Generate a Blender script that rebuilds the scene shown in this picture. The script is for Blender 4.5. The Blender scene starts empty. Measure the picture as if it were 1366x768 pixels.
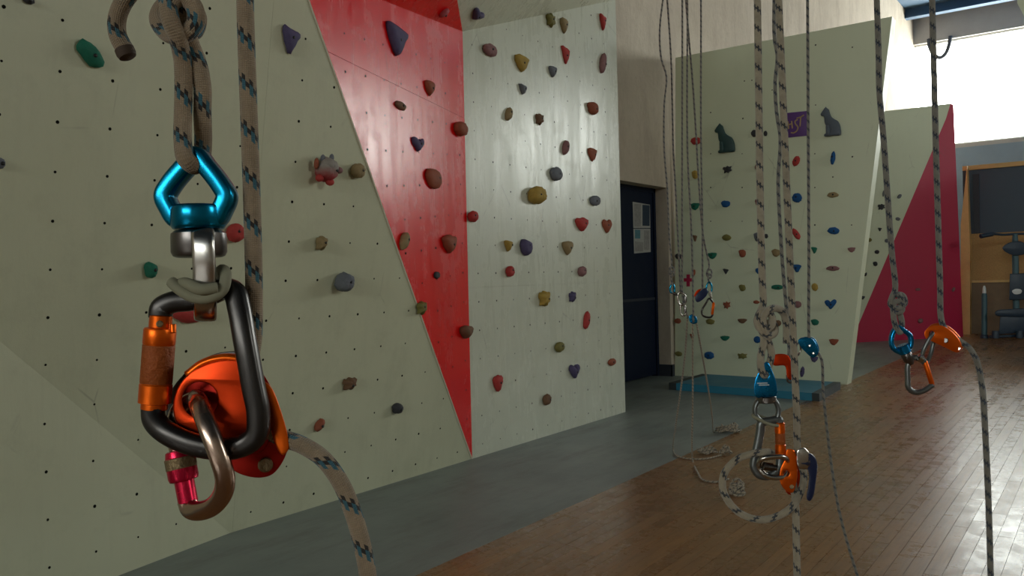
import bpy, bmesh, math, random
from mathutils import Vector, Matrix

random.seed(7)
SC = bpy.context.scene
COL = SC.collection

# ------------------------------------------------------------------ camera
F, CX, CY, CAMH = 1100.0, 683.0, 384.0, 1.25
YAW, PITCH, ROLL = math.radians(36.3), math.radians(-0.75), math.radians(-1.5)
FWD = Vector((-math.sin(YAW) * math.cos(PITCH), math.cos(YAW) * math.cos(PITCH), math.sin(PITCH)))
R0 = Vector((math.cos(YAW), math.sin(YAW), 0)); U0 = R0.cross(FWD)
RIGHT = math.cos(ROLL) * R0 + math.sin(ROLL) * U0
UP = RIGHT.cross(FWD)
EYE = Vector((0, 0, CAMH))
cd = bpy.data.cameras.new('camera'); cam = bpy.data.objects.new('camera', cd); COL.objects.link(cam)
cd.sensor_width = 36; cd.lens = F / 1366 * 36; cd.clip_start = 0.02; cd.clip_end = 200
cam.matrix_world = Matrix(((RIGHT.x, UP.x, -FWD.x, EYE.x), (RIGHT.y, UP.y, -FWD.y, EYE.y), (RIGHT.z, UP.z, -FWD.z, EYE.z), (0, 0, 0, 1)))
SC.camera = cam

# ------------------------------------------------------------------ light
W = bpy.data.worlds.new('overcast_sky'); SC.world = W; W.use_nodes = True
bg = W.node_tree.nodes['Background']
bg.inputs[0].default_value = (0.95, 1.0, 0.94, 1); bg.inputs[1].default_value = 15.0
def portal(name, loc, rot, sx, sy):
    l = bpy.data.lights.new(name, 'AREA'); l.shape = 'RECTANGLE'; l.size = sx; l.size_y = sy
    l.cycles.is_portal = True
    o = bpy.data.objects.new(name, l); COL.objects.link(o); o.location = loc; o.rotation_euler = rot
    return o
END_Y, ROOF_Z, RIGHT_X, NEAR_Y, LEFT_X = 24.6, 7.95, 11.6, -20.0, -4.37
WZ0, WZ1 = 4.45, 7.25
portal('window_portal', ((LEFT_X + RIGHT_X) / 2, END_Y + .35, (WZ0 + WZ1) / 2), (-math.pi / 2, 0, 0), 15.4, WZ1 - WZ0)
RW0, RW1 = 5.0, 8.0  # span of the added side windows, out of view, for fill light
NX0, NX1 = -3.8, 8.2  # span of the windows added behind the camera to fill the hall with light
portal('window_portal', (RIGHT_X + .35, (RW0 + RW1) / 2, 5.6), (math.pi / 2, 0, math.pi / 2), RW1 - RW0, 2.4)
portal('window_portal', ((NX0 + NX1) / 2, NEAR_Y - .35, 5.6), (math.pi / 2, 0, 0), NX1 - NX0, 2.4)
vs = SC.view_settings
vs.view_transform = 'Standard'; vs.look = 'None'; vs.gamma = 1; vs.use_curve_mapping = False
vs.exposure = 0.1
cy = SC.cycles
cy.max_bounces = 10; cy.diffuse_bounces = 6; cy.glossy_bounces = 4; cy.transparent_max_bounces = 8
cy.caustics_reflective = False; cy.caustics_refractive = False; cy.sample_clamp_indirect = 6

# ------------------------------------------------------------------ helpers
def ray(x, y): return FWD + RIGHT * ((x - CX) / F) - UP * ((y - CY) / F)
def at(x, y, z): return EYE + ray(x, y) * z
def onp(x, y, p0, n):
    d = ray(x, y); n = Vector(n)
    return EYE + d * ((Vector(p0) - EYE).dot(n) / d.dot(n))
def onfloor(x, y, z=0): return onp(x, y, (0, 0, z), (0, 0, 1))
def PX(z):                      # pixel frame at a depth: d counts pixels towards the camera
    def f(x, y, d=0): return at(x, y, z - d * z / F)
    f.s = z / F
    return f
def link(o, parent=None):
    COL.objects.link(o)
    if parent is not None: o.parent = parent
    return o
def tag(o, label, cat, group=None, kind=None):
    o['label'] = label
    o['category'] = cat
    if group: o['group'] = group
    if kind: o['kind'] = kind
    return o
def empty(name, loc=(0, 0, 0)):
    o = bpy.data.objects.new(name, None); o.location = loc; o.empty_display_size = .05
    return link(o)
def mesh_obj(name, v, f, m, parent=None, smooth=True, uv=None, keep_local=False):
    me = bpy.data.meshes.new(name); me.from_pydata([tuple(p) for p in v], [], f)
    if uv:
        l = me.uv_layers.new(name='UVMap')
        k = 0
        for fi, poly in enumerate(f):
            for c in range(len(poly)):
                l.data[k].uv = uv[fi][c]; k += 1
    me.materials.append(m)
    if smooth:
        me.polygons.foreach_set('use_smooth', [True] * len(me.polygons))
    me.update()
    o = bpy.data.objects.new(name, me); link(o, parent)
    if parent is not None and not keep_local:
        o.matrix_parent_inverse = world(parent).inverted()
    return o
def world(o):
    m = o.matrix_basis
    p = o
    while p.parent is not None:
        m = p.parent.matrix_basis @ p.matrix_parent_inverse @ m; p = p.parent
    return m
def sharp(o, deg=35):
    me = o.data
    bm = bmesh.new(); bm.from_mesh(me); bmesh.ops.recalc_face_normals(bm, faces=bm.faces)
    for e in bm.edges:
        e.smooth = not (len(e.link_faces) == 2 and e.calc_face_angle(0) > math.radians(deg))
    bm.to_mesh(me); bm.free()
    return o
def prism(name, poly, n, t, m, parent=None):
    """flat polygon with thickness t going back from its face along -n"""
    n = Vector(n).normalized(); k = len(poly)
    v = [Vector(p) for p in poly] + [Vector(p) - n * t for p in poly]
    f = [tuple(range(k)), tuple(reversed(range(k, 2 * k)))] + [(i, k + i, k + (i + 1) % k, (i + 1) % k) for i in range(k)]
    o = mesh_obj(name, v, f, m, parent, smooth=False)
    bm = bmesh.new(); bm.from_mesh(o.data); bmesh.ops.recalc_face_normals(bm, faces=bm.faces); bm.to_mesh(o.data); bm.free()
    return o
def box(name, lo, hi, m, parent=None, bevel=0):
    (x0, y0, z0), (x1, y1, z1) = lo, hi
    bm = bmesh.new(); bmesh.ops.create_cube(bm, size=1)
    for q in bm.verts: q.co = Vector((x0 + (q.co.x + .5) * (x1 - x0), y0 + (q.co.y + .5) * (y1 - y0), z0 + (q.co.z + .5) * (z1 - z0)))
    if bevel: bmesh.ops.bevel(bm, geom=bm.edges[:], offset=bevel, segments=2, affect='EDGES', profile=.5)
    me = bpy.data.meshes.new(name); bm.to_mesh(me); bm.free(); me.materials.append(m)
    o = bpy.data.objects.new(name, me); link(o, parent)
    if parent is not None: o.matrix_parent_inverse = world(parent).inverted()
    return o
def boxes(name, bl, m, parent=None):
    v, f = [], []
    for lo, hi in bl:
        b = len(v)
        for z in (lo[2], hi[2]):
            v += [(lo[0], lo[1], z), (hi[0], lo[1], z), (hi[0], hi[1], z), (lo[0], hi[1], z)]
        f += [(b, b + 3, b + 2, b + 1), (b + 4, b + 5, b + 6, b + 7)] + [(b + i, b + (i + 1) % 4, b + 4 + (i + 1) % 4, b + 4 + i) for i in range(4)]
    return mesh_obj(name, v, f, m, parent, smooth=False)
def spline(pts, n=8, closed=False):
    P = [Vector(p) for p in pts]; k = len(P); out = []
    rng = range(k if closed else k - 1)
    for i in rng:
        if closed: a, b, c, d = P[i - 1], P[i], P[(i + 1) % k], P[(i + 2) % k]
        else: a, b, c, d = P[max(i - 1, 0)], P[i], P[i + 1], P[min(i + 2, k - 1)]
        # centripetal catmull-rom
        t0 = 0; t1 = t0 + max((b - a).length, 1e-6) ** .5; t2 = t1 + max((c - b).length, 1e-6) ** .5; t3 = t2 + max((d - c).length, 1e-6) ** .5
        if a == b: a = b - (c - b); t0 = t1 - (t2 - t1)
        if d == c: d = c + (c - b); t3 = t2 + (t2 - t1)
        for s in range(n):
            t = t1 + (t2 - t1) * s / n
            A1 = a * ((t1 - t) / (t1 - t0)) + b * ((t - t0) / (t1 - t0))
            A2 = b * ((t2 - t) / (t2 - t1)) + c * ((t - t1) / (t2 - t1))
            A3 = c * ((t3 - t) / (t3 - t2)) + d * ((t - t2) / (t3 - t2))
            B1 = A1 * ((t2 - t) / (t2 - t0)) + A2 * ((t - t0) / (t2 - t0))
            B2 = A2 * ((t3 - t) / (t3 - t1)) + A3 * ((t - t1) / (t3 - t1))
            out.append(B1 * ((t2 - t) / (t2 - t1)) + B2 * ((t - t1) / (t2 - t1)))
    if not closed: out.append(P[-1])
    return out
def sweep(name, pts, rx, m, parent=None, ry=None, seg=12, closed=False, ref=None, power=1.0, pitch=None, scale=None):
    """tube along pts; with ref the profile's second half-axis ry points along ref; power<1 squares the profile"""
    n = len(pts); ry = rx if ry is None else ry
    tang = []
    for i in range(n):
        a = pts[i - 1] if (closed or i > 0) else pts[0]
        b = pts[(i + 1) % n] if (closed or i < n - 1) else pts[-1]
        tang.append((b - a).normalized())
    v, rings = [], []
    ln = 0; lens = [0]
    nrm = None
    for i in range(n):
        t = tang[i]
        if i: ln += (pts[i] - pts[i - 1]).length; lens.append(ln)
        if ref is not None:
            b = ref - t * ref.dot(t); b = b.normalized(); a = t.cross(b).normalized()
        else:
            if nrm is None:
                q = Vector((0, 0, 1)) if abs(t.z) < .9 else Vector((1, 0, 0))
                nrm = (q - t * q.dot(t)).normalized()
            else:
                nrm = (nrm - t * nrm.dot(t)).normalized()
            a = nrm; b = t.cross(a)
        s = scale[i] if scale else 1
        for k in range(seg):
            th = 2 * math.pi * k / seg
            c, d = math.cos(th), math.sin(th)
            c = math.copysign(abs(c) ** power, c); d = math.copysign(abs(d) ** power, d)
            v.append(pts[i] + a * (rx * s * c) + b * (ry * s * d))
    f, uv = [], []
    for i in range(n if closed else n - 1):
        j = (i + 1) % n
        v0 = lens[i] / (pitch or 1); v1 = (lens[i] + (pts[j] - pts[i]).length) / (pitch or 1)
        for k in range(seg):
            q = (k + 1) % seg
            f.append((i * seg + k, i * seg + q, j * seg + q, j * seg + k))
            uv.append(((k / seg, v0), ((k + 1) / seg, v0), ((k + 1) / seg, v1), (k / seg, v1)))
    if not closed:
        f.append(tuple(reversed(range(seg)))); uv.append([(0, 0)] * seg)
        f.append(tuple(range((n - 1) * seg, n * seg))); uv.append([(0, 0)] * seg)
    o = mesh_obj(name, v, f, m, parent, uv=uv)
    if not closed:
        ps = o.data.polygons
        ps[len(ps) - 1].use_smooth = False; ps[len(ps) - 2].use_smooth = False
    return o
def lathe(name, p0, p1, prof, m, parent=None, seg=24):
    """prof: (radius, 0..1 along p0-p1); sharp steps get doubled points"""
    p0, p1 = Vector(p0), Vector(p1); ax = (p1 - p0); L = ax.length; ax.normalize()
    q = Vector((0, 0, 1)) if abs(ax.z) < .9 else Vector((1, 0, 0))
    a = (q - ax * q.dot(ax)).normalized(); b = ax.cross(a)
    v, f = [], []
    for r, h in prof:
        for k in range(seg):
            th = 2 * math.pi * k / seg
            v.append(p0 + ax * (L * h) + (a * math.cos(th) + b * math.sin(th)) * r)
    for i in range(len(prof) - 1):
        for k in range(seg):
            q = (k + 1) % seg
            f.append((i * seg + k, i * seg + q, (i + 1) * seg + q, (i + 1) * seg + k))
    f.append(tuple(reversed(range(seg)))); f.append(tuple(range((len(prof) - 1) * seg, len(prof) * seg)))
    o = mesh_obj(name, v, f, m, parent)
    return sharp(o, 30)
def plate(name, outline, P, d0, d1, m, parent=None, holes=(), bevel=1.0, smooth_out=True, yaw=0.0, x0=0):
    """plate outlined in pixels (rounded), between depths d0..d1, through the mapping P(x, y, d)"""
    cu = bpy.data.curves.new('c', 'CURVE'); cu.dimensions = '2D'; cu.fill_mode = 'BOTH'
    cu.extrude = max((d1 - d0) / 2 - bevel, .01); cu.bevel_depth = bevel; cu.bevel_resolution = 1; cu.offset = -bevel
    def add(pts):
        s = cu.splines.new('POLY'); s.points.add(len(pts) - 1)
        for q, p in zip(s.points, pts): q.co = (p[0], -p[1], 0, 1)
        s.use_cyclic_u = True
    if smooth_out:
        outline = [(p.x, p.y) for p in spline([Vector((x, y, 0)) for x, y in outline], 5, True)]
    add(outline)
    for cx, cy_, r in holes:
        add([(cx + r * math.cos(2 * math.pi * k / 24), cy_ + r * math.sin(2 * math.pi * k / 24)) for k in range(24)])
    tmp = bpy.data.objects.new('c', cu); COL.objects.link(tmp)
    me = bpy.data.meshes.new_from_object(tmp.evaluated_get(bpy.context.evaluated_depsgraph_get()))
    bpy.data.objects.remove(tmp); bpy.data.curves.remove(cu)
    me.name = name
    mid = (d0 + d1) / 2
    for q in me.vertices: q.co = P(q.co.x, -q.co.y, mid + q.co.z + yaw * (q.co.x - x0))
    me.materials.clear(); me.materials.append(m)
    o = bpy.data.objects.new(name, me); link(o, parent)
    if parent is not None: o.matrix_parent_inverse = world(parent).inverted()
    bm = bmesh.new(); bm.from_mesh(me); bmesh.ops.remove_doubles(bm, verts=bm.verts, dist=1e-6)
    bmesh.ops.recalc_face_normals(bm, faces=bm.faces)
    for e in bm.edges: e.smooth = not (len(e.link_faces) == 2 and e.calc_face_angle(0) > math.radians(40))
    for fc in bm.faces: fc.smooth = True
    bm.to_mesh(me); bm.free()
    return o

# ------------------------------------------------------------------ materials
class G:
    def __init__(s, name):
        s.m = bpy.data.materials.new(name); s.m.use_nodes = True
        s.t = s.m.node_tree; s.n = s.t.nodes; s.b = s.n['Principled BSDF']
    def new(s, kind, **kw):
        x = s.n.new(kind)
        for k, v in kw.items(): setattr(x, k, v)
        return x
    def set(s, sock, val):
        if hasattr(val, 'is_output'): s.t.links.new(val, sock)
        else: sock.default_value = val
    def math(s, op, a, b=0.0, c=0.0):
        x = s.new('ShaderNodeMath', operation=op)
        s.set(x.inputs[0], a); s.set(x.inputs[1], b); s.set(x.inputs[2], c)
        return x.outputs[0]
    def mix(s, fac, a, b):
        x = s.new('ShaderNodeMix', data_type='RGBA')
        s.set(x.inputs[0], fac)
        s.set(x.inputs[6], (*a, 1) if isinstance(a, tuple) else a); s.set(x.inputs[7], (*b, 1) if isinstance(b, tuple) else b)
        return x.outputs[2]
    def coord(s, which='Object', scale=(1, 1, 1)):
        c = s.new('ShaderNodeTexCoord'); mp = s.new('ShaderNodeMapping'); mp.inputs['Scale'].default_value = scale
        s.t.links.new(c.outputs[which], mp.inputs[0]); return mp.outputs[0]
    def noise(s, vec, scale, detail=4, rough=.6):
        x = s.new('ShaderNodeTexNoise'); s.t.links.new(vec, x.inputs['Vector'])
        x.inputs['Scale'].default_value = scale; x.inputs['Detail'].default_value = detail; x.inputs['Roughness'].default_value = rough
        return x.outputs['Fac']
    def ramp(s, fac, lo, hi, a=0.0, b=1.0):
        x = s.new('ShaderNodeMapRange'); s.set(x.inputs[0], fac)
        for i, q in enumerate((lo, hi, a, b)): x.inputs[1 + i].default_value = q
        x.clamp = True
        return x.outputs[0]
    def bump(s, h, strength=.2, dist=.01):
        x = s.new('ShaderNodeBump'); x.inputs['Strength'].default_value = strength; x.inputs['Distance'].default_value = dist
        s.t.links.new(h, x.inputs['Height']); s.t.links.new(x.outputs[0], s.b.inputs['Normal'])
    def p(s, **kw):
        for k, v in kw.items():
            k = k.replace('_', ' ')
            s.set(s.b.inputs[k], (*v, 1) if isinstance(v, tuple) and len(v) == 3 else v)
        return s
def plain(name, col, rough=.5, metal=0.0, var=.15, scale=20, bump=0.0, spec=.5):
    g = G(name); c = g.coord(); nz = g.noise(c, scale)
    dark = tuple(q * (1 - var) for q in col); light = tuple(min(1, q * (1 + var)) for q in col)
    g.p(Base_Color=g.mix(nz, dark, light), Metallic=metal, Roughness=g.ramp(nz, .3, .7, max(.02, rough - .06), rough + .06))
    g.b.inputs['Specular IOR Level'].default_value = spec
    if bump: g.bump(nz, bump, .003)
    return g.m
def paint(name, col, dirt, rough=.34, streak=.6, dirt_amt=.6, spec=.55):
    """painted climbing plywood: vertical wear streaks, smudges, chalk and rubber marks"""
    g = G(name); c = g.coord(); cs = g.coord(scale=(1, 1, .12))
    big = g.noise(c, .9, 5); mid = g.noise(c, 5, 6, .7); st = g.noise(cs, 9, 5, .7); fine = g.noise(c, 60, 3)
    d1 = g.ramp(mid, .52, .78); d2 = g.ramp(st, .5, .85); d3 = g.ramp(big, .42, .75)
    dirtf = g.math('MINIMUM', g.math('ADD', g.math('MULTIPLY', d1, .35), g.math('ADD', g.math('MULTIPLY', d2, streak * .5), g.math('MULTIPLY', d3, .3))), 1.0)
    colr = g.mix(g.math('MULTIPLY', dirtf, dirt_amt), col, dirt)
    # thin dark scuffs
    v = g.new('ShaderNodeTexVoronoi', feature='DISTANCE_TO_EDGE'); g.t.links.new(g.coord(scale=(1, 1, .45)), v.inputs['Vector']); v.inputs['Scale'].default_value = 2.3
    sc = g.math('MULTIPLY', g.ramp(v.outputs['Distance'], 0, .008, 1, 0), g.ramp(g.noise(c, 3.1, 3), .56, .66))
    colr = g.mix(g.math('MULTIPLY', sc, .35), colr, (.1, .09, .07))
    g.p(Base_Color=colr, Roughness=g.math('ADD', g.ramp(st, .3, .8, rough - .07, rough + .1), g.math('MULTIPLY', d1, .12)))
    g.b.inputs['Specular IOR Level'].default_value = spec
    h = g.math('ADD', g.math('MULTIPLY', st, .7), g.math('MULTIPLY', fine, .25))
    g.bump(h, .3, .005)
    return g.m
def rope_mat(name, base, c1, c2, amount=.34):
    g = G(name); uvn = g.new('ShaderNodeUVMap'); sp = g.new('ShaderNodeSeparateXYZ'); g.t.links.new(uvn.outputs[0], sp.inputs[0])
    u, v = sp.outputs[0], sp.outputs[1]
    ph = g.math('FRACT', g.math('ADD', v, u))
    band = g.math('LESS_THAN', ph, amount)
    row = g.math('FLOOR', g.math('MULTIPLY', ph, 3 / amount))
    cell = g.math('FLOOR', g.math('MULTIPLY', u, 14))
    chk = g.math('MODULO', g.math('ADD', row, cell), 2)
    is0 = g.math('LESS_THAN', row, .5); is1 = g.math('MULTIPLY', g.math('GREATER_THAN', row, .5), g.math('LESS_THAN', row, 1.5)); is2 = g.math('GREATER_THAN', row, 1.5)
    inv = g.math('SUBTRACT', 1, chk)
    dark = g.math('MULTIPLY', band, g.math('MULTIPLY', inv, g.math('ADD', is0, is1)))
    teal = g.math('MULTIPLY', band, g.math('ADD', g.math('MULTIPLY', chk, is1), g.math('MULTIPLY', inv, is2)))
    a1 = g.math('SINE', g.math('MULTIPLY', g.math('ADD', g.math('MULTIPLY', u, 14), g.math('MULTIPLY', v, 11)), 2 * math.pi))
    a2 = g.math('SINE', g.math('MULTIPLY', g.math('SUBTRACT', g.math('MULTIPLY', u, 14), g.math('MULTIPLY', v, 11)), 2 * math.pi))
    wv = g.math('MULTIPLY', a1, a2)
    nz = g.noise(g.coord(), 90, 4)
    b = g.mix(g.ramp(nz, .3, .75), tuple(q * .8 for q in base), tuple(min(1, q * 1.15) for q in base))
    b = g.mix(g.ramp(wv, -1, 1, .22, 0), b, tuple(q * .45 for q in base))
    b = g.mix(g.math('MULTIPLY', dark, .93), b, c1); b = g.mix(g.math('MULTIPLY', teal, .9), b, c2)
    g.p(Base_Color=b, Roughness=.9)
    g.b.inputs['Sheen Weight'].default_value = .35; g.b.inputs['Sheen Roughness'].default_value = .5
    g.b.inputs['Specular IOR Level'].default_value = .2
    g.bump(g.math('ADD', wv, g.math('MULTIPLY', nz, 1.2)), .5, .0008)
    return g.m

M = {}
M['white'] = paint('cream_wall_paint', (.58, .585, .42), (.30, .30, .19))
M['white2'] = paint('pale_wall_paint', (.62, .64, .52), (.33, .33, .25), rough=.28, dirt_amt=.5)
M['red'] = paint('red_wall_paint', (.80, .002, .003), (.50, .005, .006), rough=.25, streak=1, dirt_amt=.5, spec=.45)
M['far_white'] = paint('far_panel_paint', (.68, .73, .54), (.5, .52, .38), rough=.42, dirt_amt=.35)
M['pink_red'] = paint('crimson_wall_paint', (.52, .018, .075), (.38, .02, .06), rough=.4, dirt_amt=.3)
M['seam'] = plain('plywood_edge', (.55, .5, .38), .6)
M['hole'] = plain('bolt_hole_dark', (.012, .012, .01), .9, spec=0.0)
def plaster():
    g = G('stained_plaster'); c = g.coord(); cs = g.coord(scale=(1, 1, .3))
    n1 = g.noise(c, .8, 6, .65); n2 = g.noise(cs, 3.2, 6, .7); n3 = g.noise(c, 14, 5)
    col = g.mix(g.ramp(n1, .3, .7), (.50, .42, .33), (.66, .57, .46))
    col = g.mix(g.math('MULTIPLY', g.ramp(n2, .5, .72), .35), col, (.25, .17, .12))
    col = g.mix(g.math('MULTIPLY', g.ramp(n3, .55, .8), .3), col, (.33, .27, .2))
    g.p(Base_Color=col, Roughness=.85); g.bump(g.math('ADD', n2, n3), .35, .02)
    return g.m
M['plaster'] = plaster()
M['ceil'] = plain('blue_grey_ceiling', (.06, .12, .2), .6)
M['beam'] = plain('blue_steel', (.03, .08, .16), .5)
M['lintel'] = plain('warm_grey_wall', (.36, .34, .32), .8, scale=3)
M['end_haze'] = plain('blue_haze_tint', (.20, .26, .32), .7, scale=3)  # bluish flare haze below the window, put into the colour
M['shell'] = plain('pale_hall_wall', (.45, .43, .37), .85, scale=2)
def grey_floor():
    g = G('grey_floor_paint'); c = g.coord(); cs = g.coord(scale=(1, .25, 1))
    n1 = g.noise(c, 1.3, 6, .65); n2 = g.noise(cs, 5, 5, .7)
    col = g.mix(g.ramp(n1, .3, .7), (.175, .205, .195), (.26, .29, .275))
    col = g.mix(g.math('MULTIPLY', g.ramp(n2, .5, .8), .5), col, (.12, .11, .09))
    g.p(Base_Color=col, Roughness=g.ramp(n2, .3, .8, .42, .58)); g.bump(n2, .08, .004)
    return g.m
M['grey_floor'] = grey_floor()
def wood_floor():
    g = G('worn_floorboards'); c = g.coord(scale=(1, .06, 1)); cw = g.new('ShaderNodeNewGeometry').outputs['Position']
    at_ = g.new('ShaderNodeAttribute', attribute_name='tone'); oi = g.new('ShaderNodeObjectInfo')
    r = g.math('FRACT', g.math('ADD', at_.outputs['Fac'], oi.outputs['Random']))
    mp = g.new('ShaderNodeMapping'); mp.inputs['Scale'].default_value = (1, .07, 1); g.t.links.new(cw, mp.inputs[0])
    grain = g.noise(mp.outputs[0], 55, 5, .65); big = g.noise(cw, .55, 5, .6); scr = g.noise(cw, 9, 6, .75)
    col = g.mix(r, (.27, .135, .05), (.36, .185, .07))
    col = g.mix(g.math('MULTIPLY', g.ramp(grain, .42, .7), .45), col, (.11, .05, .02))
    col = g.mix(g.math('MULTIPLY', g.ramp(big, .4, .68), .55), col, (.20, .155, .115))
    col = g.mix(g.math('MULTIPLY', g.ramp(scr, .58, .8), .4), col, (.09, .07, .05))
    g.p(Base_Color=col, Roughness=g.math('ADD', g.ramp(scr, .35, .75, .2, .36), g.math('MULTIPLY', r, .07)))
    g.b.inputs['Specular IOR Level'].default_value = .22
    g.bump(g.math('ADD', grain, scr), .12, .004)
    return g.m
M['wood'] = wood_floor()
M['underlay'] = plain('dark_underlay', (.02, .015, .01), .9)
M['rope'] = rope_mat('tan_rope_sheath', (.36, .27, .18), (.012, .012, .016), (.015, .13, .19))
M['rope_pale'] = rope_mat('pale_rope_sheath', (.42, .36, .265), (.015, .018, .025), (.02, .035, .06), .3)
M['rope_dark'] = rope_mat('grey_rope_sheath', (.26, .245, .21), (.02, .025, .04), (.03, .05, .085), .4)
M['rope_end'] = plain('melted_rope_end', (.07, .045, .03), .8)
M['cord'] = plain('olive_rubber_cord', (.26, .25, .17), .8, bump=.2)
M['blue'] = plain('blue_anodised', (.004, .17, .38), .28, .85, .1)
M['blue_near'] = plain('bright_blue_anodised', (.002, .19, .34), .22, .9, .1)
M['silver'] = plain('polished_alloy', (.52, .49, .46), .22, 1.0, .12)
M['steel_dark'] = plain('dark_alloy', (.17, .155, .15), .3, 1.0, .15)
M['black_metal'] = plain('black_alloy', (.055, .05, .048), .3, .85, .2, spec=.5)
M['grey_metal'] = plain('grey_alloy', (.16, .17, .17), .38, .8, .15)
M['copper'] = plain('worn_bronze_alloy', (.50, .36, .29), .24, 1.0, .15)
M['bronze'] = plain('bronze_knurl', (.24, .17, .09), .5, .8, .2, scale=400, bump=.4)
M['orange'] = plain('orange_anodised', (.85, .13, .004), .34, .8, .1)
M['orange_red'] = plain('red_orange_anodised', (.60, .04, .003), .34, .85, .15)
M['orange_grip'] = plain('brown_orange_knurl', (.34, .075, .008), .6, .3, .15, scale=300, bump=.5)
M['deep_red'] = plain('dark_red_anodised', (.36, .010, .004), .4, .8, .2)
M['pinkred'] = plain('raspberry_anodised', (.62, .008, .05), .28, .7, .1)
M['navy'] = plain('navy_plastic', (.008, .016, .06), .35)
M['navy_door'] = plain('navy_door_paint', (.006, .012, .032), .6, scale=3, spec=.2)
M['mat'] = plain('blue_vinyl', (.02, .19, .30), .5, scale=4)
M['mat_end'] = plain('dark_vinyl', (.03, .04, .045), .6)
M['print_white'] = plain('white_print', (.7, .72, .72), .6)
M['machine'] = plain('dark_blue_machine', (.02, .04, .07), .45)
M['machine2'] = plain('teal_machine', (.05, .12, .15), .5)
M['osb'] = plain('chipboard', (.42, .25, .10), .8, var=.4, scale=40)
M['osb_low'] = plain('brown_board', (.20, .14, .09), .8, var=.2, scale=12)
M['blue_board'] = plain('slate_board', (.05, .075, .11), .6, scale=5)
M['post'] = plain('yellow_pine', (.62, .40, .16), .6, scale=12)
M['board_dark'] = plain('dark_trim', (.03, .035, .05), .6)
def glass():
    g = G('window_glass'); tr = g.new('ShaderNodeBsdfTransparent'); gl = g.new('ShaderNodeBsdfGlossy'); gl.inputs['Roughness'].default_value = .05
    mx = g.new('ShaderNodeMixShader'); mx.inputs[0].default_value = .06
    g.t.links.new(tr.outputs[0], mx.inputs[1]); g.t.links.new(gl.outputs[0], mx.inputs[2])
    g.t.links.new(mx.outputs[0], g.n['Material Output'].inputs[0])
    return g.m
M['glass'] = glass()
M['frame'] = plain('window_frame_paint', (.6, .6, .58), .5)
# ------------------------------------------------------------------ hall shell
S = 'structure'
XW, TILT = -3.62, 0.175                                   # climbing wall foot line and its overhang
def sheet_hole(P0, P1): return None
X1, Y0 = RIGHT_X, NEAR_Y
box_ceiling = box('ceiling', (LEFT_X - .3, Y0, ROOF_Z), (X1 + .3, END_Y + .3, ROOF_Z + .2), M['ceil'])
tag(box_ceiling, 'dark blue hall ceiling above the tall window', 'ceiling', kind=S)
for k, yb in enumerate((23.6, 20.6, 17.6, 14.6, 11.6, 8.6, 5.6, 2.6, -.4, -3.4, -7, -11, -15)):
    b = boxes('ceiling_beam', [((LEFT_X, yb - .12, ROOF_Z - .06), (X1, yb + .12, ROOF_Z)), ((LEFT_X, yb - .03, ROOF_Z - .42), (X1, yb + .03, ROOF_Z - .06)), ((LEFT_X, yb - .12, ROOF_Z - .47), (X1, yb + .12, ROOF_Z - .42))], M['beam'])
    if k == 0:
        for q in b.data.vertices: q.co.z += .22
    tag(b, 'blue steel girder crossing under the hall ceiling', 'beam', 'roof girders', kind=S)
# floor
SEAM_X = -2.41
fl = box('floor', (LEFT_X - .5, Y0, -.16), (X1, END_Y, -.016), M['underlay']); tag(fl, 'hall floor with grey strip along the climbing wall and worn boards', 'floor', kind=S)
strip = box('grey_strip', (LEFT_X - .5, Y0, -.016), (SEAM_X, END_Y, 0), M['grey_floor'], fl)
strip['label'] = 'grey painted floor strip along the climbing wall'
# left plaster wall with the doorway
DZ, DY0, DY1 = 2.28, 7.6, 9.17
wl = boxes('wall_left_plaster', [((LEFT_X - .5, Y0, 0), (LEFT_X, DY0, ROOF_Z)), ((LEFT_X - .5, DY1, 0), (LEFT_X, END_Y + .4, ROOF_Z)), ((LEFT_X - .5, DY0, DZ), (LEFT_X, DY1, ROOF_Z))], M['plaster'])
tag(wl, 'stained beige plaster wall over the navy door', 'wall', kind=S)
bb = boxes('baseboard_left', [((LEFT_X - .17, DY1 - .012, 0), (LEFT_X + .012, DY1, .14)), ((LEFT_X, DY1 - .012, 0), (LEFT_X + .012, DY1 + .06, .14))], M['board_dark'])
tag(bb, 'dark skirting board on the door reveal', 'baseboard', kind=S)
# end wall with the tall window
we = boxes('wall_end', [((LEFT_X, END_Y, 0), (X1, END_Y + .3, WZ0)), ((LEFT_X, END_Y, WZ1), (X1, END_Y + .3, ROOF_Z)), ((X1 - .6, END_Y, WZ0), (X1, END_Y + .3, WZ1))], M['lintel'])
tag(we, 'warm grey end wall above and below the bright window', 'wall', kind=S)
low = box('haze_tint_panel', (LEFT_X, END_Y - .02, 0), (X1, END_Y, WZ0 - .1), M['end_haze'], we)  # added sheet that carries the bluish window haze as colour
win = empty('window_1', (LEFT_X, END_Y + .15, WZ0)); tag(win, 'wide bright window high in the end wall', 'window', kind=S)
cuts = [LEFT_X - .04, -.6, 2.6, 5.8, 8.4, X1 - .6]
for a, b in zip(cuts, cuts[1:]):
    box('pane', (a + .03, END_Y + .16, WZ0 + .05), (b - .03, END_Y + .166, WZ1 - .05), M['glass'], win)
boxes('window_frame', [((c - .03, END_Y + .12, WZ0), (c + .03, END_Y + .2, WZ1)) for c in cuts] + [((cuts[0], END_Y + .12, WZ0), (cuts[-1], END_Y + .2, WZ0 + .05)), ((cuts[0], END_Y + .12, WZ1 - .05), (cuts[-1], END_Y + .2, WZ1))], M['frame'], win)
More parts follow.
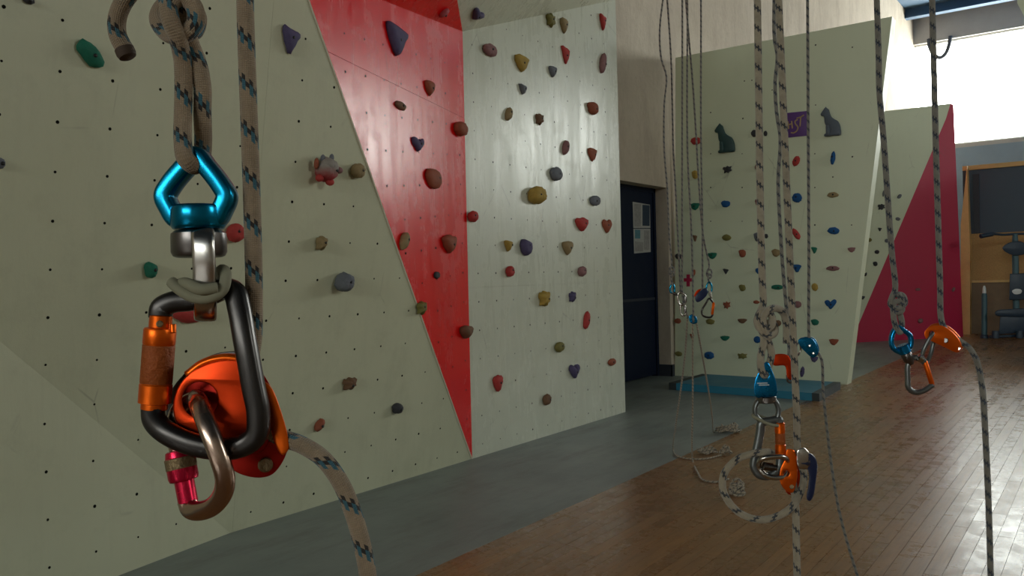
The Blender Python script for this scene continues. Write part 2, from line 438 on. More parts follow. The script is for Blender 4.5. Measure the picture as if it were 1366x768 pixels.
# right and near walls, both with unseen windows added for fill light
wr = boxes('wall_right', [((X1, Y0, 0), (X1 + .3, END_Y + .3, 4.4)), ((X1, Y0, 6.8), (X1 + .3, END_Y + .3, ROOF_Z)), ((X1, Y0, 4.4), (X1 + .3, RW0, 6.8)), ((X1, RW1, 4.4), (X1 + .3, END_Y + .3, 6.8))], M['shell'])
tag(wr, 'pale side wall of the hall with added fill-light windows', 'wall', kind=S)
fill_win_side = empty('added_side_windows', (X1, RW0, 4.4)); tag(fill_win_side, 'added row of high fill-light windows in the side wall', 'window', kind=S)  # unseen windows, added to fill from the side
nb = 2
for k in range(nb):
    a = RW0 + (RW1 - RW0) * k / nb; b = RW0 + (RW1 - RW0) * (k + 1) / nb
    box('pane', (X1 + .16, a + .04, 4.45), (X1 + .166, b - .04, 6.75), M['glass'], fill_win_side)
boxes('window_frame', [((X1 + .12, RW0 + (RW1 - RW0) * k / nb - .04, 4.4), (X1 + .2, RW0 + (RW1 - RW0) * k / nb + .04, 6.8)) for k in range(nb + 1)], M['frame'], fill_win_side)
wn = boxes('wall_near', [((LEFT_X, Y0 - .3, 0), (X1, Y0, 4.4)), ((LEFT_X, Y0 - .3, 6.8), (X1, Y0, ROOF_Z)), ((LEFT_X, Y0 - .3, 4.4), (NX0, Y0, 6.8)), ((NX1, Y0 - .3, 4.4), (X1, Y0, 6.8))], M['shell']); tag(wn, 'pale near end wall of the hall with added fill-light windows', 'wall', kind=S)
fill_win_near = empty('added_near_windows', (NX0, Y0, 4.4)); tag(fill_win_near, 'added row of high fill-light windows in the near end wall', 'window', kind=S)  # added behind the camera as fill light, never in view
for k in range(4):
    a = NX0 + (NX1 - NX0) * k / 4; b = NX0 + (NX1 - NX0) * (k + 1) / 4
    box('pane', (a + .04, Y0 - .166, 4.45), (b - .04, Y0 - .16, 6.75), M['glass'], fill_win_near)
boxes('window_frame', [((NX0 + (NX1 - NX0) * k / 4 - .04, Y0 - .2, 4.4), (NX0 + (NX1 - NX0) * k / 4 + .04, Y0 - .12, 6.8)) for k in range(5)], M['frame'], fill_win_near)

# ---- door
dr = empty('door_1', (LEFT_X - .18, DY0, 0)); tag(dr, 'navy blue door in the plaster reveal beside the climbing wall', 'door', kind=S)
box('door_leaf', (LEFT_X - .24, DY0, .02), (LEFT_X - .18, DY1 - .05, DZ - .05), M['navy_door'], dr)
boxes('door_frame', [((LEFT_X - .24, DY1 - .05, 0), (LEFT_X - .16, DY1, DZ)), ((LEFT_X - .24, DY0, DZ - .05), (LEFT_X - .16, DY1, DZ))], M['navy_door'], dr)
box('kick_rail', (LEFT_X - .18, DY0, .93), (LEFT_X - .172, DY1 - .05, .96), M['board_dark'], dr)
def doorp(x, y, d=0): return onp(x, y, (LEFT_X - .178, 0, 0), (1, 0, 0)) + Vector((d, 0, 0))
def sheet(name, px, cells, label):
    root = prism(name, [doorp(*p) for p in px], (1, 0, 0), .002, M['paper'])
    for ((a, b), (c, d)), m in cells:
        q = [doorp(a, b, .0012), doorp(c, b + (c - a) * .09, .0012), doorp(c, d + (c - a) * .03, .0012), doorp(a, d, .0012)]
        prism('printed_picture', q, (1, 0, 0), .001, m, root)
    tag(root, label, 'poster')
M['paper'] = plain('paper', (.42, .42, .40), .7)
M['pic_dark'] = plain('dark_print', (.02, .04, .07), .6); M['pic_teal'] = plain('teal_print', (.08, .22, .27), .6, var=.5)
M['pic_grey'] = plain('grey_print', (.30, .29, .28), .6, var=.5, scale=30)
sheet('door_poster', [(844, 269), (867, 273), (867.5, 304), (845, 304)], [(((846, 271.5), (855, 302)), M['pic_grey']), (((857, 273), (866.5, 301)), M['pic_dark'])], 'pale poster with a dark blue picture, upper one on the navy door')
sheet('door_poster', [(845, 305), (867.5, 305), (868, 336), (846, 338)], [(((847, 306), (854, 318)), M['pic_teal']), (((847, 322), (858, 335)), M['pic_grey']), (((859, 307), (866, 333)), M['pic_grey'])], 'pale poster with a teal picture, lower one on the navy door')

# ------------------------------------------------------------------ climbing wall (left)
def ov(y, z): return Vector((XW + TILT * z, y, z))
NO = Vector((1, 0, -TILT)).normalized()
cw = empty('wall_left', (XW, 2.5, 0)); tag(cw, 'cream climbing wall with a red wedge and rows of bolt holes', 'climbing wall', kind=S)
ZT = 4.3
F1 = ov(2.476, 0); FB = ov(2.476 - ZT / .958, ZT)
B = Vector((XW, 4.41, 0)); C = onp(617, 42, (XW, 0, 0), (1, 0, 0))
def edge(z): return ov(4.41 - .654 * z, z)
SY = 2.488; zs = (4.41 - SY) / .654
J = edge(2.758)
E0 = onp(610, 0, (-3.40, 0, 0), (1, 0, 0)); UPV = (E0 - C) * (.55 / (E0.x - C.x))
D = Vector((XW, 6.62, 3.727))
g = .0004
prism('overhang_panel', [F1, ov(SY - g, 0), ov(SY - g, zs + .0), edge(ZT), FB], NO, .03, M['white'], cw)
prism('overhang_panel', [ov(SY + g, 0), B - Vector((0, g, 0)), ov(SY + g, zs - .003)], NO, .03, M['white'], cw)
NT = (Vector((FB.x, FB.y, 0)) - F1).cross(Vector((0, 0, 1))).normalized()
if NT.x < 0: NT = -NT
prism('corner_panel', [F1, FB, Vector((FB.x, FB.y, 0))], NT, .03, M['white'], cw)
NR = (J - B).cross(C - B).normalized()
if NR.x < 0: NR = -NR
# red wedge in two sheets divided by a seam
Sa, Sb = onp(487, 93, B, NR), onp(620, 158, B, NR)
def cut(p, q, a, b):                                     # point of line pq on line ab (nearest)
    u, v, w = q - p, b - a, p - a
    den = u.dot(u) * v.dot(v) - u.dot(v) ** 2
    s = (u.dot(v) * v.dot(w) - v.dot(v) * u.dot(w)) / den
    return p + u * s
s1, s2 = cut(B, J, Sa, Sb), cut(B, C, Sa, Sb)
dn = (J - s1).normalized() * .0012
prism('red_wedge_panel', [B, s2 - dn, s1 - dn], NR, .03, M['red'], cw)
prism('red_wedge_panel', [s1 + dn, s2 + dn, C, J], NR, .03, M['red'], cw)
NU = (J - C).cross(UPV).normalized()
if NU.x < 0: NU = -NU
prism('red_overhang_panel', [C, J, J + UPV, C + UPV], NU, .03, M['red'], cw)
e_in = [edge(0.02), edge(2.75)]
pa = Vector((.004, -.012, 0))
prism('edge_trim', [edge(.0) + NO * .004, edge(2.75) + NO * .004, edge(2.75) + NO * .004 + Vector((0, -.012, 0)), edge(.0) + NO * .004 + Vector((0, -.012, 0))], NO, .004, M['seam'], cw)
zj = 1.185
prism('flat_panel', [B, (XW, 6.62, 0), (XW, 6.62, zj - g), (XW, 4.416, zj - g)], (1, 0, 0), .03, M['white2'], cw)
prism('flat_panel', [(XW, 4.416, zj + g), (XW, 6.62, zj + g), D, C], (1, 0, 0), .03, M['white2'], cw)
NW = (D - C).cross(UPV).normalized()
if NW.x < 0: NW = -NW
prism('upper_panel', [C, D, D + UPV, C + UPV], NW, .03, M['white2'], cw)
def up_to(p, z): return Vector((p.x, p.y, z))
ztop = max(ZT, (D + UPV).z + .25)
fn = (D - C).cross(Vector((0, 0, 1))).normalized()
if fn.x < 0: fn = -fn
prism('fascia_panel', [C + UPV, D + UPV, up_to(D + UPV, ztop), up_to(C + UPV, ztop)], fn, .03, M['white2'], cw)
fn = (J - C).cross(Vector((0, 0, 1))).normalized()
if fn.x < 0: fn = -fn
prism('fascia_panel', [C + UPV, J + UPV, up_to(J + UPV, ztop), up_to(C + UPV, ztop)], fn, .03, M['red'], cw)
prism('end_panel', [(XW - .03, 6.62, 0), (LEFT_X, 6.62, 0), (LEFT_X, 6.62, 4.2), (XW - .03, 6.62, 4.2)], (0, 1, 0), .03, M['white2'], cw)

def frame_of(n):
    n = Vector(n).normalized(); upv = Vector((0, 0, 1)); upv = (upv - n * upv.dot(n)).normalized()
    return upv.cross(n).normalized(), upv, n
def holes(parent, p0, n, pts, r=.0065):
    rt, upv, n = frame_of(n); v, f = [], []
    for p in pts:
        b = len(v); q = r * random.uniform(.75, 1.2)
        for lev, rr in ((.0004, q), (.0009, q * .7)):
            for k in range(7):
                th = 2 * math.pi * k / 7
                v.append(p + n * lev + rt * (rr * math.cos(th)) + upv * (rr * math.sin(th)))
        f.append(tuple(range(b + 7, b + 14)))
        f += [(b + k, b + (k + 1) % 7, b + 7 + (k + 1) % 7, b + 7 + k) for k in range(7)]
    o = mesh_obj('bolt_holes', v, f, M['hole'], parent, smooth=False); o['kind'] = 'stuff'
    return o
pts = []
for r in range(-7, 14):
    z = 1.327 + .189 * r
    for k in range(-8, 8):
        y = 1.749 + .2055 * k
        if y < SY - .03 and 0 < z < ZT and y > 2.476 - z / .958 + .04: pts.append(ov(y, z))
for r in range(-6, 9):
    z = 1.262 + .197 * r
    off = 0 if r >= 0 else -.1
    for k in range(-2, 10):
        y = 2.691 + off + .2057 * k
        if y > SY + .03 and z > .05 and y < 4.41 - .654 * z - .04: pts.append(ov(y, z))
holes(cw, None, NO, pts)
pts = []
for r in range(0, 20):
    for k in range(0, 11):
        y, z = 4.53 + .206 * k, .083 + .2 * r
        if y < 6.58 and z < 2.95 + (y - 4.43) * .35 - .03 and random.random() > .06: pts.append(Vector((XW, y, z)))
holes(cw, None, (1, 0, 0), pts)
pts = []
for r in range(0, 12):
    for k in range(-2, 14):
        y, z = 1.536 - .205 * 5 + .205 * k, .137 + .192 * r
        if z < (2.476 - y) * .958 - .05 and z > 0: pts.append(Vector((XW + (2.476 - y) / 1.103 * .185, y, z)))
holes(cw, None, NT, pts)
pts = []
Ru = (J - C).normalized()
for r in range(1, 15):
    for k in range(0, 12):
        z = .1 + .2 * r; w0 = .1 + .2 * k
        p = Vector((XW, 4.43, z)) + Ru * w0
        ye = 4.41 - .654 * p.z
        if p.y > ye + .05 and z < C.z - .05 - w0 * .1: pts.append(p)
holes(cw, None, NR, pts)

# ------------------------------------------------------------------ partitions
PFY = 9.25
pf = empty('wall_partition', (-3.3, PFY, 0)); tag(pf, 'free-standing cream climbing panel with a grid of holds behind the blue mat', 'climbing wall', kind=S)
def onF(x, y): return onp(x, y, (0, PFY, 0), (0, 1, 0))
c1, c2, c3, c4 = onF(901, 77), onF(1190, 22), onF(1130, 515), onF(895, 500)
c3.z = c4.z = 0; c4.x = LEFT_X + .005
prism('front_panel', [c1, c2, c3, c4], (0, -1, 0), .18, M['far_white'], pf)
pts = [onF(x, y) for x, y in [(1003, 107), (993, 108), (991, 158), (1111, 236), (1137, 209), (1137, 63), (1030, 120), (1088, 140), (1088, 60), (948, 150), (948, 205), (990, 205), (1040, 205), (990, 250), (1087, 250), (1087, 205), (948, 250), (1087, 300), (1136, 300), (990, 295), (948, 295)]]
holes(pf, None, (0, -1, 0), pts, .008)
# crimson partition
q0, q1 = onfloor(1137, 457), onfloor(1285, 449)
NP = (q1 - q0).cross(Vector((0, 0, 1))).normalized()
if NP.y > 0: NP = -NP
pr = empty('wall_far_partition', q1); tag(pr, 'far climbing partition with a crimson triangle on grey white', 'climbing wall', kind=S)
def onPr(x, y): return onp(x, y, q0, NP)
hyp0, hyp1 = onPr(1137, 452), onPr(1262, 158)
tl, tr_ = onPr(1172, 149), onPr(1268, 138)
br = Vector((q1.x, q1.y, 0)); bl = onPr(1100, 460); bl.z = 0
ml = onPr(1090, 160)
prism('white_panel', [ml, tl, tr_, hyp1, hyp0, bl], NP, .18, M['far_white'], pr)
prism('crimson_panel', [hyp0, hyp1, tr_, onPr(1272, 140), br, Vector((q0.x, q0.y, 0))], NP, .18, M['pink_red'], pr)
# boarded gym corner
GY = 17.1
def onG(x, y): return onp(x, y, (0, GY, 0), (0, 1, 0))
gx0, gx1 = -2.26, 3.0
wg = empty('wall_gym_corner', (gx0, GY, 0)); tag(wg, 'boarded wall of chipboard and dark boards behind the exercise machine', 'wall', kind=S)
box('lower_board', (gx0, GY, 0), (gx1, GY + .1, .93), M['osb_low'], wg)
box('ledge', (gx0, GY - .03, .93), (gx1, GY + .1, .97), M['post'], wg)
for k in range(4):
    a = gx0 + k * 1.3
    box('chipboard_sheet', (a, GY, .972), (a + 1.296, GY + .1, 1.82), M['osb'], wg)
box('upper_board', (gx0, GY + .02, 1.823), (gx1, GY + .1, 2.98), M['blue_board'], wg)
boxes('upper_frame', [((gx0, GY, 1.823), (gx0 + .06, GY + .02, 2.98)), ((gx0 + .16, GY - .01, 1.83), (gx0 + .26, GY + .02, 2.9))], M['board_dark'], wg)
box('top_rail', (gx0, GY - .03, 2.98), (gx1, GY + .1, 3.06), M['post'], wg)
pst = prism('timber_post', [onp(x, y, (0, GY - .25, 0), (0, 1, 0)) for x, y in [(1290, 221), (1294, 330), (1294, 449), (1281.5, 449), (1281.5, 300)]], (0, -1, 0), .2, M['post'])
for q in pst.data.vertices: q.co.z = max(q.co.z, 0) if q.co.z > .12 else 0
tag(pst, 'pale yellow timber post beside the crimson partition', 'post')
gp = prism('ceiling_panel', [onp(x, y, (0, 12, 0), (0, 1, 0)) for x, y in [(1357, 4), (1366.5, 22), (1392, 40), (1392, -60)]] + [onp(1358, -60, (0, 12, 0), (0, 1, 0))], (0, -1, 0), .04, M['far_white'])
tag(gp, 'pale angled board hanging under the ceiling', 'board', kind=S)
# blue mat
mt = empty('crash_mat', (-3.2, 8.7, 0)); tag(mt, 'thin blue gym mat lying at the foot of the cream climbing panel', 'mat')
mh = .075
MP = [onfloor(x, y, mh) for x, y in [(902, 511), (946, 499), (1112, 509), (1083, 524)]]
b = [p.copy() for p in MP]
prism('mat_body', MP, (0, 0, 1), mh - .001, M['mat'], mt)
ev = (MP[0] - MP[3]).normalized()
prism('mat_end', [MP[0], MP[0] + ev * .09, MP[1] + ev * .09, MP[1]], (0, 0, 1), mh - .001, M['mat_end'], mt)
prism('mat_end', [MP[3] - ev * .07, MP[3], MP[2], MP[2] - ev * .07], (0, 0, 1), mh - .0005, M['mat_end'], mt)

# ------------------------------------------------------------------ floor boards
PWID = .065
def project(p):
    d = Vector(p) - EYE; z = d.dot(FWD)
    return (CX + F * d.dot(RIGHT) / z, CY - F * d.dot(UP) / z, z) if z > .05 else (0, 0, -1)
cand, rest = [], []
x = SEAM_X + .001
while x < X1 - PWID:
    y = Y0 - random.uniform(0, .9)
    while y < END_Y:
        L = random.choice((.55, .75, .9, 1.1))
        y1 = min(y + L, END_Y)
        cxp, cyp, z = project((x + PWID / 2, (y + y1) / 2, 0))
        if z > 0 and -20 < cxp < 1390 and cyp < 800: cand.append((z, x, y, y1))
        else: rest.append((x, y, y1))
        y += L
    x += PWID
cand.sort()
rest += [c[1:] for c in cand[300:]]
pm = {}
for z, x, y, y1 in cand[:300]:
    key = round(y1 - y, 3)
    if key not in pm:
        bm = bmesh.new(); bmesh.ops.create_cube(bm, size=1)
        for q in bm.verts: q.co = Vector(((q.co.x) * (PWID - .0014), q.co.y * (y1 - y - .0014), (q.co.z - .5) * .0155))
        me = bpy.data.meshes.new('plank'); bm.to_mesh(me); bm.free(); me.materials.append(M['wood']); pm[key] = me
    o = bpy.data.objects.new('plank', pm[key]); link(o, fl); o.location = (x + PWID / 2, (y + y1) / 2, random.uniform(-.0002, .0002))
v, f, tone = [], [], []
for x, y, y1 in rest:
    b = len(v); a, c = x + .0007, x + PWID - .0007; y += .0007; y1 -= .0007; dz = random.uniform(-.0002, .0002)
    v += [(a, y, -.0155), (c, y, -.0155), (c, y1, -.0155), (a, y1, -.0155), (a, y, dz), (c, y, dz), (c, y1, dz), (a, y1, dz)]
    f += [(b + 4, b + 5, b + 6, b + 7)] + [(b + i, b + (i + 1) % 4, b + 4 + (i + 1) % 4, b + 4 + i) for i in range(4)]
    tone += [random.random()] * 5
o = mesh_obj('far_planks', v, f, M['wood'], fl, smooth=False); o['kind'] = 'stuff'
o.data.attributes.new('tone', 'FLOAT', 'FACE').data.foreach_set('value', tone)

# ------------------------------------------------------------------ climbing holds
HC = {'purple': (.085, .07, .15), 'mauve': (.26, .13, .13), 'tan': (.30, .22, .11), 'yellow': (.40, .27, .06), 'red': (.42, .045, .04), 'rust': (.30, .085, .045),
      'grey': (.15, .16, .185), 'blue': (.012, .085, .25), 'green': (.015, .15, .095), 'olive': (.19, .17, .05), 'pink': (.5, .13, .15), 'dark': (.045, .045, .05), 'brown': (.17, .09, .05)}
HM = {k: plain(k + '_hold_resin', c, .72, 0, .3, 35, .35, .3) for k, c in HC.items()}
M['bolt'] = plain('bolt_steel', (.03, .03, .03), .5, .6)
OUT = {'round': [(math.cos(t * math.pi / 8), math.sin(t * math.pi / 8)) for t in range(16)],
       'triangular': [(-1, .95), (-.5, 1), (.3, .85), (1, .65), (.75, .1), (.25, -.8), (-.1, -1), (-.45, -.5), (-.8, .3)],
       'shield-shaped': [(-1, .8), (-.4, 1), (.4, 1), (1, .75), (.95, .2), (.5, -.6), (0, -1), (-.5, -.6), (-.95, .2)],
       'heart-shaped': [(0, .45), (.3, .9), (.75, 1), (1, .6), (.8, .0), (.4, -.55), (0, -1), (-.4, -.55), (-.8, 0), (-1, .55), (-.75, .95), (-.3, .85)],
       'half-moon': [(-1, .6), (-.5, .8), (0, .85), (.5, .8), (1, .65), (.8, -.1), (.4, -.75), (0, -1), (-.45, -.75), (-.85, -.1)],
       'blocky': [(-1, .7), (-.3, 1), (.6, .8), (1, .2), (.8, -.6), (.2, -1), (-.6, -.8), (-.9, -.1)],
       'long': [(-1, .3), (-.6, .8), (0, .95), (.6, .7), (1, .1), (.8, -.6), (.2, -.9), (-.5, -.8), (-.95, -.3)],
       'teardrop': [(-.7, 1), (-.1, .8), (.6, .2), (1, -.5), (.7, -1), (0, -.85), (-.7, -.2), (-1, .4)],
       'oval': [(.6 * math.cos(t * math.pi / 8) + .25 * math.sin(t * math.pi / 8), math.sin(t * math.pi / 8)) for t in range(16)],
       'knobbly': [(-.8, .8), (-.4, .6), (0, 1), (.5, .7), (1, .8), (.8, .1), (1, -.4), (.4, -.6), (.2, -1), (-.3, -.7), (-.8, -.9), (-.7, -.2), (-1, .2)]}
PL = {'O': (Vector((XW, 0, 0)), NO, 'the cream overhanging wall'), 'W': (B, NR, 'the red wedge'), 'U': (C, NU, 'the red overhang'),
      'R': (Vector((XW, 0, 0)), Vector((1, 0, 0)), 'the pale flat wall by the door'), 'X': (C, NW, 'the pale upper facet'), 'F': (Vector((0, PFY, 0)), Vector((0, -1, 0)), 'the panel behind the blue mat'),
      'P': (q0, NP, 'the far crimson partition')}
GRP = {'O': 'holds on the overhanging wall', 'W': 'holds on the red wedge', 'U': 'holds on the red wedge', 'R': 'holds on the flat wall', 'X': 'holds on the flat wall', 'F': 'holds on the panel behind the mat', 'P': 'holds on the far partition'}
HOLDS = []
def hold_mesh(shape, L, Hh, d, seed, m, ox=0, oy=.1):
    rnd = random.Random(seed)
    out = [(p.x, p.y) for p in spline([Vector((a, b_, 0)) for a, b_ in OUT[shape]], 2, True)]
    out = [(a * rnd.uniform(.93, 1.07), b_ * rnd.uniform(.93, 1.07)) for a, b_ in out]
    prof = [(.94, 0), (1.02, .16), (1.0, .42), (.86, .72), (.58, .93), (.28, 1.0)]
    if shape == 'round': prof = [(.9, 0), (1.02, .2), (1.02, .5), (.88, .8), (.58, .97), (.28, 1.0)]
    k = len(out); v, f = [], []
    for s, h in prof:
        for a, b_ in out:
            j = 1 + rnd.uniform(-.05, .05)
            v.append(((a * s * j + ox * h) * L / 2, (b_ * s * j + oy * h) * Hh / 2, d * h * rnd.uniform(.96, 1.04)))
    n = len(prof)
    v.append((ox * L / 2, oy * Hh / 2, d * (.93 if shape != 'half-moon' else .8)))
    for i in range(n - 1):
        for q in range(k):
            f.append((i * k + q, i * k + (q + 1) % k, (i + 1) * k + (q + 1) % k, (i + 1) * k + q))
    for q in range(k): f.append(((n - 1) * k + q, (n - 1) * k + (q + 1) % k, n * k))
    return v, f
def set_frame(o, loc, n, spin=0):
    rt, upv, n = frame_of(n)
    c, s = math.cos(spin), math.sin(spin)
    a = rt * c + upv * s; b_ = upv * c - rt * s
    o.matrix_world = Matrix(((a.x, b_.x, n.x, loc.x), (a.y, b_.y, n.y, loc.y), (a.z, b_.z, n.z, loc.z), (0, 0, 0, 1)))
def place(x, y, w, h, pl, deep=None):
    p0, n, _ = PL[pl]; rt = frame_of(n)[0]
    p = onp(x, y, p0, n); z = project(p)[2]; r = ray(x, y).normalized()
    wm, hm = w * z / F, h * z / F
    a = (rt - r * rt.dot(r)).length; b_ = (n - r * n.dot(r)).length
    d = deep * z / F if deep else .42 * min(hm, wm * 1.1)
    L = max((wm - d * b_ * .55) / a, wm * .55)
    p = onp(x, y, p0 + n * (d * .4), n) - n * (d * .4)
    return p, n, L, hm, d
def hold(x, y, w, h, pl, col, shape, deep=None, spin=0, bolt=None):
    p, n, L, hm, d = place(x, y, w, h, pl, deep)
    sd = int(x * 13 + y * 7)
    rnd = random.Random(sd)
    v, f = hold_mesh(shape, L, hm, d, sd, HM[col], rnd.uniform(-.12, .12), rnd.uniform(0, .2))
    o = mesh_obj('climbing_hold', v, f, HM[col]); set_frame(o, p - n * .0005, n, spin)
    if (w + h) > 21:
        r = .0075 if pl != 'F' else .009
        bx, by = (rnd.uniform(-.15, .35), rnd.uniform(-.1, .3)) if bolt is None else bolt
        bl = mesh_obj('bolt', *disc(r, .004), M['bolt'], o, keep_local=True)
        bl.location = (bx * L / 2, by * hm / 2, d * (1.0 - .25 * max(abs(bx), abs(by))) - .0005)
    HOLDS.append([o, col, shape, pl, p, w * h])
    return o
def disc(r, h, k=10):
    v = [(r * math.cos(2 * math.pi * i / k), r * math.sin(2 * math.pi * i / k), z) for z in (0, h) for i in range(k)]
    return v, [tuple(range(k, 2 * k))] + [(i, (i + 1) % k, k + (i + 1) % k, k + i) for i in range(k)]
